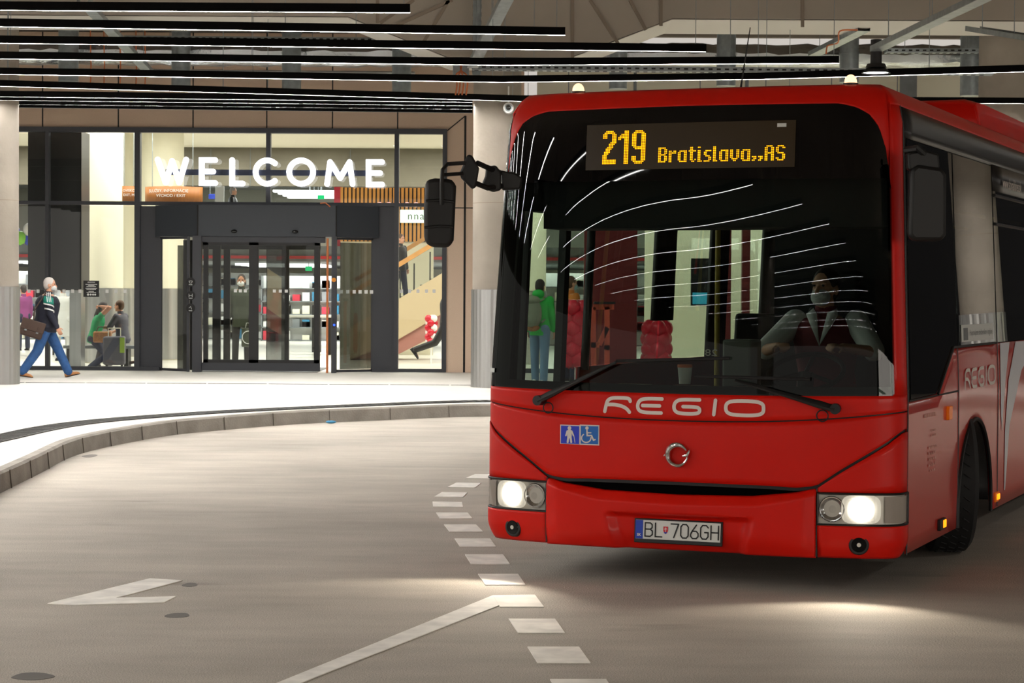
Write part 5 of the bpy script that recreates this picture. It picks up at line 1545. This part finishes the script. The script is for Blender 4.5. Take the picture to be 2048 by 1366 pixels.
def seat(x, y, z=.36):
    mb = MB().box(x - .21, x + .21, y - .22, y + .2, z + .40, z + .50); mb.bar((x, y + .2, z + .46), (x, y + .32, z + 1.18), .42, .09, up=(0, 1, 0)); mb.box(x - .18, x + .18, y - .1, y + .1, z, z + .4)
    return mb.build('passenger_seat', 'bus_seat', bus, bevel=.03)
s0 = None
for row in range(9):
    for x in (-.95, -.5, .5, .95):
        y = 2.9 + row * .92
        if x < 0 and (5.2 < y < 7.0 or y < 4.2): continue
        if s0 is None: s0 = seat(0, 0); s0.location = (x, y, 0)
        else:
            c = s0.copy(); COL.objects.link(c); c.location = (x, y, 0 if y < 6 else .2)
for x, y in ((-.35, 1.9), (.35, 2.2), (-.35, 4.6), (.35, 4.6), (-.35, 7.2)):
    MB().cyl((x, y, .36), (x, y, 2.66), .018, n=10).build('grab_pole', 'bus_rail', bus)
for x in (-.4, .4): MB().cyl((x, 2, 2.4), (x, 11, 2.4), .016, n=8).build('grab_rail', 'bus_rail', bus)
# door frames on the kerb side
mb = MB()
for y in (.44, .58, 1.26, 1.30): mb.bar(S(-ay(y), .38, -.01), S(-ay(y), 2.58, -.01), .05, .05)
mb.build('door_frame', 'bus_trim', bus)
# numbers stuck inside the screen, read from inside
text_mesh('28', .06, lambda x, z: FS(-.004)(bf(1422, 706)[0] - x * 1.3, bf(1422, 706)[1] + z * .9)).build('route_sticker', 'print_white', bus, smooth=False, recalc=False)
q = bf(988, 740); mb = MB().grid(FS(.010), lins(-1.245, -1.205, 3), [1.215, 1.24]); mb.build('edge_sticker', 'plate_white', bus, smooth=False)
# a paper cup on the dashboard: lies there on its own
p = lp(1358, 715, 12.85)
def world(p): return Vector((BX + p.x * c_ + p.y * s_, BY - p.x * s_ + p.y * c_, p.z))
pw = world(Vector((p.x, .5, 1.155)))
t = empty('paper_cup', pw, 0, 'white paper cup with an orange rim on the bus dashboard', 'cup')
MB().cyl((0, 0, 0), (0, 0, .10), .034, .044, 20).build('cup', 'white', t); MB().cyl((0, 0, .10), (0, 0, .118), .046, .045, 20).build('rim', mat('cup_orange', (226, 110, 50), .5), t)
# ================================================================== people
mat('skin', (214, 160, 130), .55); mat('skin_tan', (190, 130, 96), .55); mat('eye_dark', (30, 24, 22), .3); mat('lips', (176, 100, 90), .5)
def cap(mb, p0, p1, r0, r1, n=14, flat=1.0):
    p0, p1 = Vector(p0), Vector(p1)
    mb.ell(p0, r0, n, 8); mb.ell(p1, r1, n, 8); mb.cyl(p0, p1, r0, r1, n)
def loft(mb, secs, n=20):
    """secs: (centre, rx, ry, right, fwd)"""
    vs = []
    for c, rx, ry, rt, fw in secs: vs += [c + rt * rx * math.cos(t * 2 * math.pi / n) + fw * ry * math.sin(t * 2 * math.pi / n) for t in range(n)]
    m = len(secs)
    fs = [(i * n + t, i * n + (t + 1) % n, (i + 1) * n + (t + 1) % n, (i + 1) * n + t) for i in range(m - 1) for t in range(n)]
    fs += [tuple(range(n))[::-1], tuple(range((m - 1) * n, m * n))]
    mb.add(vs, fs)
def fuse(o, vox, sm=4):
    r_ = o.modifiers.new('fuse', 'REMESH'); r_.mode = 'VOXEL'; r_.voxel_size = vox; r_.use_smooth_shade = True
    s_ = o.modifiers.new('smooth', 'SMOOTH'); s_.factor = .5; s_.iterations = sm
    return o
def ik(a, t, l1, l2, pole):
    d = t - a; L = min(d.length, (l1 + l2) * .995); d.normalize()
    x = (l1 * l1 - l2 * l2 + L * L) / (2 * L); h = math.sqrt(max(0, l1 * l1 - x * x))
    pl = (pole - d * pole.dot(d)).normalized()
    return a + d * x + pl * h, a + d * L
def person(loc, rz, label, h=1.75, lean_=0, thigh=(0, 0), knee=(0, 0), abd=(3, 3), arm=(0, 0), armabd=(8, 8), elbow=(12, 12), hands=(None, None), poles=(None, None),
           yaw=0, nod=0, skin='skin', top='black', pants='black', shoe='black', hair='hair_grey', hair_long=0, mask=None, sleeve=1.0, hips=None, vox=.011, build_=1.0, hood=None, bald=False, foot=(0, 0), long_=.0, ground=True, curl=.5, deep=1.0):
    k = h / 1.75
    t = empty('person', loc, rz, label, 'person')
    V = lambda x, y, z: Vector((x, y, z)) * k
    ln = R(lean_); fw = Vector((0, math.cos(ln), -math.sin(ln))); upv = Vector((0, math.sin(ln), math.cos(ln))); rt = Vector((1, 0, 0))
    hip = V(0, 0, 0)
    legs = []
    for i, sx in ((0, -1), (1, 1)):
        a = R(thigh[i]); b = R(thigh[i] - knee[i]); ab = math.sin(R(abd[i])) * sx
        hj = hip + V(.092 * sx, 0, 0)
        kn = hj + Vector((ab, math.sin(a) * math.sqrt(1 - ab * ab), -math.cos(a) * math.sqrt(1 - ab * ab))) * .44 * k
        an = kn + Vector((ab * .5, math.sin(b), -math.cos(b))).normalized() * .42 * k
        ft = R(foot[i]); fd = Vector((.12 * sx, math.cos(ft), math.sin(ft))).normalized(); fu = Vector((0, -math.sin(ft), math.cos(ft)))
        legs.append((hj, kn, an, fd, fu))
    low = min(min((an - fu * .085 * k - fd * .05 * k).z, (an - fu * .085 * k + fd * .17 * k).z) for (_, _, an, fd, fu) in legs)
    hz = -low if hips is None else hips
    O = Vector((0, 0, hz))
    legs = [(a + O, b + O, c + O, d, e) for a, b, c, d, e in legs]; hip = hip + O
    neck = hip + upv * .545 * k; sh = [neck + rt * sx * .185 * k * (build_ * .5 + .5) - upv * .055 * k for sx in (-1, 1)]
    # arms
    arms = []
    for i, sx in ((0, -1), (1, 1)):
        if hands[i] is not None:
            tgt = hip + Vector(hands[i]) * k
            el, wr = ik(sh[i], tgt, .285 * k, .255 * k, Vector(poles[i] or (sx * .5, -1, -.3)))
        else:
            a = R(arm[i]) - ln * 0; ab = math.sin(R(armabd[i])) * sx; c = math.sqrt(1 - ab * ab); e = R(arm[i] + elbow[i])
            el = sh[i] + Vector((ab, math.sin(a) * c, -math.cos(a) * c)) * .285 * k
            wr = el + Vector((ab * .35, math.sin(e), -math.cos(e))).normalized() * .255 * k
        arms.append((sh[i], el, wr))
    hc = neck + upv * .15 * k + Vector((0, math.sin(R(nod)) * -.0 + .02, 0)) * k + Vector((0, 0, .0))
    HR = Matrix.Rotation(R(yaw), 3, 'Z') @ Matrix.Rotation(R(-nod), 3, 'X')
    # -------- the body: one surface with head, hands and feet
    mb = MB()
    def torso(mb, g, bottom=-.03, top_=.52):
        base = [(-.10, .135, .095), (-.02, .165, .115), (.08, .155, .108), (.18, .143, .10), (.30, .160, .112), (.40, .172, .115), (.47, .160, .095), (.515, .11, .072), (.545, .065, .06)]
        secs = [(hip + upv * z * k, (rx * build_ + g) * k, (ry * build_ * deep + g) * k, rt, fw) for z, rx, ry in base if bottom - .001 <= z <= top_ + .001]
        loft(mb, secs)
    torso(mb, -.012, -.10, .545)
    cap(mb, neck - upv * .05 * k, hc - upv * .03 * k, .058 * k, .052 * k)
    def H(x, y, z): return hc + HR @ (Vector((x, y, z)) * k)
    mb.ell(H(0, -.008, .028), (.074 * k, .094 * k, .098 * k), 20, 14, HR)
    mb.ell(H(0, .022, -.040), (.058 * k, .066 * k, .072 * k), 18, 12, HR)
    mb.ell(H(0, .070, -.088), (.026 * k, .020 * k, .020 * k), 12, 8, HR)
    cap(mb, H(0, .084, .012), H(0, .103, -.030), .009 * k, .016 * k, 10)
    mb.ell(H(0, .080, -.062), (.026 * k, .012 * k, .011 * k), 12, 8, HR)
    for sx in (-1, 1):
        mb.ell(H(sx * .076, -.010, -.008), (.012 * k, .022 * k, .034 * k), 10, 8, HR)
        mb.ell(H(sx * .031, .076, .028), (.026 * k, .012 * k, .010 * k), 10, 6, HR)
    for (hj, kn, an, fd, fu) in legs:
        cap(mb, hj, kn, .080 * k, .052 * k); cap(mb, kn, an, .050 * k, .036 * k); cap(mb, kn.lerp(an, .3) + Vector((0, -.012 * k, 0)), an, .050 * k, .035 * k)
        cap(mb, an - fu * .045 * k - fd * .02 * k, an - fu * .055 * k + fd * .13 * k, .036 * k, .028 * k)
    for i, (s0, el, wr) in enumerate(arms):
        sx = (-1, 1)[i]
        cap(mb, s0, el, .050 * k, .040 * k); cap(mb, el, wr, .040 * k, .027 * k)
        d = (wr - el).normalized(); pr = (Vector((0, 1, 0)) - d * d.y)
        pr = pr.normalized() if pr.length > .2 else Vector((0, 0, 1)); inw = d.cross(pr) * (1 if d.cross(pr).x * sx < 0 else -1)
        # palm lies in the plane of d and pr; fingers curl towards inw
        RM = Matrix((pr, inw, d)).transposed()
        mb.ell(wr + d * .052 * k, (.040 * k, .017 * k, .055 * k), 12, 8, RM)
        for j, (off, ln_) in enumerate(((.029, .068), (.010, .076), (-.010, .071), (-.028, .056))):
            b0 = wr + d * .092 * k + pr * off * k
            d1 = (d * math.cos(curl * .8) + inw * math.sin(curl * .8)); d2 = (d * math.cos(curl * 2.2) + inw * math.sin(curl * 2.2))
            m1 = b0 + d1 * ln_ * .5 * k; m2 = m1 + d2 * ln_ * .5 * k
            mb.tube([b0 - d * .02 * k, b0, m1, m2], [.0095 * k, .0092 * k, .0085 * k, .007 * k], 8); mb.ell(m2, .007 * k, 8, 6)
        b0 = wr + d * .03 * k + pr * .030 * k
        m1 = b0 + (pr * .75 + d * .6 + inw * .35).normalized() * .038 * k; m2 = m1 + (d * .9 + pr * .25 + inw * .5).normalized() * .030 * k
        mb.tube([b0 - pr * .012 * k, b0, m1, m2], [.013 * k, .012 * k, .010 * k, .008 * k], 8); mb.ell(m2, .008 * k, 8, 6)
    body = fuse(mb.build('body', skin, t), vox * .75, 2)
    # -------- clothes
    def cloth(name, m, mb2, v=vox): return fuse(mb2.build(name, m, t), v, 4)
    mb = MB(); torso(mb, .006, -.10, .08)
    for (hj, kn, an, fd, fu) in legs:
        g_ = .5 + build_ * .5; cap(mb, hj, kn, .100 * k * g_, .074 * k * g_); cap(mb, kn, an, .073 * k * g_, .066 * k * g_); mb.ell(hj + Vector((0, -.03 * k, 0)), .097 * k * g_)
    cloth('trousers', pants, mb)
    mb = MB(); torso(mb, .022, -.10, .515)
    if long_: loft(mb, [(hip + upv * z * k, .185 * k, .135 * k, rt, fw) for z in (-.10 - long_, .05)])
    for s0, el, wr in arms:
        if sleeve > .1:
            e1 = s0.lerp(el, min(1, sleeve * 2)); cap(mb, s0 - Vector((0, 0, .012 * k)), e1, .070 * k, .060 * k)
            if sleeve > .5: cap(mb, el, el.lerp(wr, (sleeve - .5) * 1.9), .060 * k, .046 * k)
    jk = cloth('jacket' if sleeve > .6 else 'top', top, mb)
    cl = MB(); loft(cl, [(neck - upv * .035 * k, .078 * k, .072 * k, rt, fw), (neck + upv * .02 * k, .068 * k, .066 * k, rt, fw), (neck + upv * .045 * k, .066 * k, .064 * k, rt, fw)]); cl.build('collar', hood or top, jk)
    for (hj, kn, an, fd, fu) in legs:
        mb = MB(); sd = fd.cross(fu)
        a = an - fu * .048 * k
        secs = []
        for s_, wx, hz_, off in ((-.075, .026, .030, .0), (-.05, .038, .045, .004), (.0, .040, .046, .006), (.06, .042, .036, -.004), (.12, .046, .030, -.012), (.165, .036, .022, -.020), (.185, .015, .012, -.026)):
            secs.append((a + fd * s_ * k + fu * off * k, wx * k, hz_ * k, sd, fu))
        loft(mb, secs, 14); cap(mb, an - fu * .03 * k, an + fu * .03 * k, .044 * k, .043 * k)
        so = fuse(mb.build('shoe', shoe, t), .009, 2)
        sl_ = MB(); sl_.add([a + fd * s_ * k + sd * w_ * k - fu * hh * k for hh in (.026, .040) for s_, w_ in ((-.08, -.03), (-.08, .03), (.05, .043), (.13, .045), (.185, .015), (.185, -.015), (.13, -.045), (.05, -.043))],
                [tuple(range(8)), tuple(range(8, 16))[::-1]] + [(i, (i + 1) % 8, 8 + (i + 1) % 8, 8 + i) for i in range(8)]); sl_.build('sole', 'rubber', so)
    # -------- hair, eyes, mask
    if not bald:
        mb = MB(); mb.ell(H(0, -.020, .040), (.083 * k, .098 * k, .098 * k), 20, 14, HR); mb.ell(H(0, -.045, .0), (.078 * k, .070 * k, .085 * k), 18, 12, HR)
        if hair_long: cap(mb, H(0, -.06, 0), H(0, -.075, -hair_long), .075 * k, .06 * k)
        ho = mb.build('hair', hair, t); fuse(ho, .012, 2)
    for sx in (-1, 1): MB().ell(H(sx * .031, .083, .014), (.011 * k, .007 * k, .007 * k), 10, 8, HR).build('eye', 'eye_dark', t)
    if mask:
        mb = MB(); mb.ell(H(0, .050, -.055), (.062 * k, .062 * k, .056 * k), 18, 12, HR)
        mo = mb.build('face_mask', mask, t)
        mb = MB()
        for sx in (-1, 1): mb.tube([H(sx * .055, .06, -.03), H(sx * .078, 0, .0), H(sx * .078, -.02, .01)], .003 * k, 5)
        mb.build('ear_loop', mask, mo)
    t['_j'] = 0; del t['_j']
    return dict(root=t, hip=hip, neck=neck, sh=sh, arms=arms, legs=legs, H=H, HR=HR, k=k, up=upv, fw=fw, rt=rt, jacket=jk)
mat('hair_white', (214, 206, 200), .7); mat('hair_grey', (150, 142, 136), .7); mat('hair_dark', (44, 34, 30), .6); mat('hair_brown', (92, 66, 46), .6)
mat('mask_white', (228, 230, 230), .7); mat('mask_blue', (150, 196, 200), .7)
mat('jacket_navy', (22, 26, 44), .7); mat('jacket_green', (20, 128, 112), .7); mat('jeans', (44, 86, 140), .8, noise=(14, .2)); mat('shoe_tan', (176, 120, 70), .6)
mat('jeans_dark', (26, 34, 60), .8); mat('bag_brown', (66, 47, 38), .5); mat('coat_white', (224, 226, 224), .7); mat('top_green', (30, 150, 92), .7); mat('shirt_grey', (92, 90, 98), .8)
mat('olive', (62, 68, 52), .8); mat('purple', (128, 50, 112), .7); mat('jacket_orange', (206, 120, 40), .7); mat('jacket_lime', (40, 180, 70), .65); mat('pack_grey', (128, 134, 112), .75); mat('jeans_light', (110, 140, 170), .8)
mat('vest_red', (110, 20, 34), .75); mat('shirt_white', (226, 228, 226), .7); mat('boot_brown', (66, 48, 42), .6); mat('trousers_grey', (112, 108, 116), .8)

# the walking man at the left
feet = gnd(92, 755, PV)
pm = person((feet.x, feet.y, PV), R(-78), 'white haired man in navy and green tracksuit top walking right with a shoulder bag', 1.80, lean_=4, thigh=(27, -19), knee=(3, 16), foot=(14, -8), abd=(2, 2),
            arm=(-4, 6), elbow=(18, 22), armabd=(6, 10), yaw=-8, top='jacket_navy', pants='jeans', shoe='shoe_tan', hair='hair_white', mask='mask_white', build_=1.25, deep=1.3, vox=.010)
# white and green trim on the tracksuit top (shell pieces over the shoulder and the arm)
J = pm
k = J['k']
s0, el, wr = J['arms'][1]
def strip_on_arm(a, b, ang0, ang1, r_, name, m, slant=0.0, wid=None):
    ax = (el - s0).normalized(); u_ = ax.cross(Vector((0, 1, 0))).normalized(); v_ = ax.cross(u_)
    mb = MB(); mb.grid(lambda t, q: s0.lerp(el, q + slant * abs(t - (ang0 + ang1) / 2)) + (u_ * math.cos(t) + v_ * math.sin(t)) * (r_ - .008 * q) * k, lins(ang0, ang1, 14), lins(a, b, 4))
    return mb.build(name, m, J['jacket'], solid=.004)
strip_on_arm(-.12, .30, -1.2, 4.3, .090, 'shoulder_panel', 'jacket_green', .08)
strip_on_arm(.30, .38, -1.2, 4.3, .090, 'white_stripe', 'white', .10)
strip_on_arm(.58, .66, -1.2, 4.3, .088, 'white_stripe', 'white', .10)
mb = MB()
for dy in (-.02, .012, .04): mb.tube([J['neck'] + Vector((.09, dy * .5, -.01)) * k, J['sh'][1] + Vector((.03, dy, .078)) * k, J['sh'][1] + Vector((.085, dy, .0)) * k, s0.lerp(el, .28) + Vector((.085, dy, 0)) * k], .007, 6)
mb.build('white_stripe', 'white', J['jacket'])
# his bag
hp = J['hip']
mw = Matrix.Translation(J['root'].location) @ Matrix.Rotation(R(-78), 4, 'Z')
bagp = mw @ (hp + Vector((.27, -.23, -.03)))
bg = empty('shoulder_bag', bagp, R(-78 + 90), 'dark brown leather satchel hanging at the hip of the white haired man', 'bag')
bg.rotation_euler = (0, R(17), R(-78 + 90))
MB().box(-.20, .20, -.07, .07, -.16, .13).build('bag_body', 'bag_brown', bg, bevel=.03)
MB().box(-.205, .205, -.085, -.06, -.05, .14).build('flap', 'bag_brown', bg, bevel=.02)
for x in (-.10, .10): MB().box(x - .016, x + .016, -.095, -.083, -.10, .05).build('strap_tab', 'bag_brown', bg, bevel=.004); MB().box(x - .02, x + .02, -.10, -.092, -.07, -.045).build('buckle', 'galvanised', bg)
inv = (Matrix.Translation(bagp) @ bg.rotation_euler.to_matrix().to_4x4()).inverted()
pts = [mw @ (J['sh'][1] + Vector((-.01, -.04, .085))), mw @ (J['sh'][1] + Vector((.055, -.085, .0))), mw @ (J['hip'] + Vector((.235, -.19, .28))), mw @ (J['hip'] + Vector((.27, -.21, .09)))]
mb = MB(); mb.tube([inv @ p for p in spline(pts, 5)], .011, 6); mb.build('shoulder_strap', 'bag_brown', bg)

# masked man inside the revolving door
x = fx(483, 45.2)
person((x, 45.2, PV), R(180), 'masked man in dark coat standing behind the left leaf of the revolving door', 1.86, top='olive', pants='black', hair='hair_dark', mask='mask_white', skin='skin_tan', long_=.12, armabd=(9, 9), thigh=(2, -2), vox=.013)
bg = empty('carrier_bag', (fx(497, 44.9), 44.9, PV + .36), 0, 'pale carrier bag held by the masked man behind the door leaf', 'bag')
MB().box(-.14, .14, -.05, .05, 0, .40).build('bag_body', 'olive', bg, bevel=.02)
MB().tube([(.12 * math.cos(t / 6) , -.055, .20 + .13 * math.sin(t / 6)) for t in range(38)], .008, 6).build('printed_ring', 'white', bg)
MB().tube([(-.06, 0, .40), (-.04, 0, .50), (.04, 0, .50), (.06, 0, .40)], .006, 6).build('handle', 'white', bg)
# woman in green and man in grey on the bench
yb = 42.9
t = empty('bench', (fx(205, yb + .15), yb + .15, PV), 0, 'low dark bench under the woman in green behind the left glass pane', 'bench')
MB().box(-.75, .75, -.2, .3, .36, .42).build('seat', 'shop_grey', t, bevel=.01)
for sx in (-.65, .5): MB().box(sx - .04, sx + .04, -.15, .2, 0, .36).build('leg', 'black', t)
person((fx(187, yb), yb, PV), R(-82), 'dark haired woman in a green top sitting with both hands raised to her hair', 1.64, lean_=16, thigh=(66, 40), knee=(20, 92), foot=(14, 0), abd=(4, 10),
       hands=((-.05, .16, .68), (.06, .15, .70)), poles=((-.6, .9, .4), (.8, 1.0, .2)), skin='skin_tan', top='top_green', pants='jeans_dark', shoe='boot_brown', hair='hair_dark', hair_long=.22, sleeve=0.12, hips=.55, nod=20, vox=.012, curl=.9)
bg = empty('handbag', (fx(205, yb - .35), yb - .35, PV + .60), 0, 'tan wicker handbag on the lap of the woman in green', 'bag')
MB().box(-.18, .18, -.06, .06, -.11, .11).build('bag_body', mat('tan_bag', (168, 112, 58), .6, noise=(30, .3)), bg, bevel=.03)
MB().tube([(-.12, 0, .10), (-.08, 0, .2), (.08, 0, .2), (.12, 0, .10)], .012, 8).build('handle', 'bag_brown', bg)
person((fx(246, yb + .3), yb + .3, PV), R(70), 'young person in a dark grey shirt seated beside the woman in green', 1.66, lean_=6, thigh=(74, 70), knee=(60, 70), abd=(6, 4), foot=(0, 0), arm=(30, 20), elbow=(60, 50),
       top='shirt_grey', pants='trousers_grey', shoe='shirt_grey', hair='hair_brown', hips=.55, sleeve=.5, vox=.012)
t = empty('suitcase', (fx(229, yb - .66), yb - .66, PV), 0, 'grey suitcase with a pulled out handle in front of the bench', 'suitcase')
MB().box(-.21, .21, -.12, .12, .06, .62).build('shell', 'shirt_grey', t, bevel=.04)
MB().tube([(-.12, 0, .6), (-.12, 0, .78), (.12, 0, .78), (.12, 0, .6)], .012, 8).build('handle', 'cream', t)
for sx in (-1, 1): MB().cyl((sx * .15 - .02, 0, .035), (sx * .15 + .02, 0, .035), .035, n=14).build('wheel', 'black', t)
MB().box(.13, .22, -.135, -.115, .30, .60).build('luggage_tag', mat('tag_green', (150, 180, 60), .5), t)
# others in the hall
person((fx(47, 54), 54, PV), R(40), 'person in a purple top standing far behind the left column', 1.62, top='purple', pants='jeans_dark', hair='hair_dark', vox=.016)
person((fx(247, 53), 53, PV), R(200), 'person in an orange top standing between the cream columns', 1.72, top='jacket_orange', pants='jeans_dark', hair='hair_dark', vox=.016)
person((fx(126, 46.3), 46.3, PV), R(10), 'person in a long white coat behind the walking man', 1.66, top='coat_white', pants='coat_white', hair='hair_brown', long_=.3, vox=.015)
person((fx(465, 60.5), 60.5, 2.92), R(-95), 'man in dark clothes standing on the upper floor under the sign letter L', 1.68, top='black', pants='black', hair='hair_grey', arm=(10, 10), elbow=(70, 70), vox=.017)
person((fx(800, 48.7), 48.7, 1.42), R(-120), 'person in black riding the escalator behind the door side panel', 1.58, top='black', pants='jeans_dark', hair='hair_brown', thigh=(8, -10), knee=(0, 12), vox=.014)
person((fx(893, 43.6), 43.6, PV), R(-90), 'walking person mostly hidden by the brown cladding with only the trailing black shoes seen', 1.75, top='black', pants='black', hair='hair_dark', thigh=(24, -30), knee=(4, 40), foot=(8, -52), vox=.014)
# two people on the pavement seen through the bus
gp_ = (fx(1080, 36.0), 36.0, PV)
J = person(gp_, R(-28), 'person in a bright green hooded jacket seen through the bus door glass', 1.74, top='jacket_lime', pants='jeans_light', hair='hair_dark', shoe='white', thigh=(6, -6), long_=.02, build_=1.05, vox=.012)
mw = Matrix.Translation(J['root'].location) @ Matrix.Rotation(R(-28), 4, 'Z')
bp_ = mw @ (J['hip'] + Vector((0, -.27, .25)))
bg = empty('backpack', bp_, R(-28), 'grey green backpack on the back of the person in the green jacket', 'backpack')
MB().ell((0, 0, 0), (.165, .115, .27), 24, 16).build('pack_body', 'pack_grey', bg)
MB().ell((0, -.07, -.10), (.12, .07, .13), 20, 12).build('front_pocket', 'pack_grey', bg); MB().ell((0, -.01, .22), (.14, .11, .08), 20, 10).build('lid', 'pack_grey', bg); MB().ell((0, -.0, -.24), (.13, .09, .06), 20, 10).build('tan_base', 'tan_bag', bg)
for sx in (-1, 1): MB().tube([(sx * .09, .08, .2), (sx * .11, .2, .24), (sx * .13, .36, .16), (sx * .14, .32, -.05), (sx * .12, .1, -.15)], .018, 8).build('strap', 'pack_grey', bg)
hd_ = MB(); hd_.ell(J['neck'] + Vector((0, -.06, .03)), (.11, .08, .08), 18, 10); hd_.build('hood', 'jacket_lime', J['root'])
person((fx(1141, 37.2), 37.2, PV), R(-62), 'man in an orange jacket and face mask seen through the slit behind the bus door', 1.80, top='jacket_orange', pants='jeans_dark', hair='hair_brown', mask='mask_blue', vox=.013)

# the driver
dseat = Vector((.50, 1.50, .92))
wp = world(dseat)
J = person((wp.x, wp.y, 0), math.pi - TH, 'bus driver in dark red vest, white shirt and face mask at the wheel', 1.78, thigh=(82, 82), knee=(70, 70), abd=(8, 8), hips=1.03, lean_=4,
           hands=((-.20, .40, .34), (.20, .40, .34)), poles=((-1, -.2, -.7), (1, -.2, -.7)), skin='skin', top='vest_red', pants='black', hair='hair_dark', mask='mask_white', sleeve=0.0, build_=1.1, vox=.010, nod=-4, yaw=-14, curl=1.3)
mb = MB(); k = J['k']
for s0, el, wr in J['arms']: cap(mb, s0, s0.lerp(el, .95), .078 * k, .068 * k)
fuse(mb.build('shirt_sleeve', 'shirt_white', J['root']), .01, 3)
mb = MB(); nk = J['neck']
for sx in (-1, 1): mb.add([nk + Vector((sx * .075, .02, .03)) * k, nk + Vector((sx * .10, .10, -.01)) * k, nk + Vector((sx * .0, .165, -.20)) * k, nk + Vector((sx * .035, .10, .0)) * k], [(0, 1, 2, 3)])
mb.build('shirt_collar', 'shirt_white', J['root'], solid=.01)
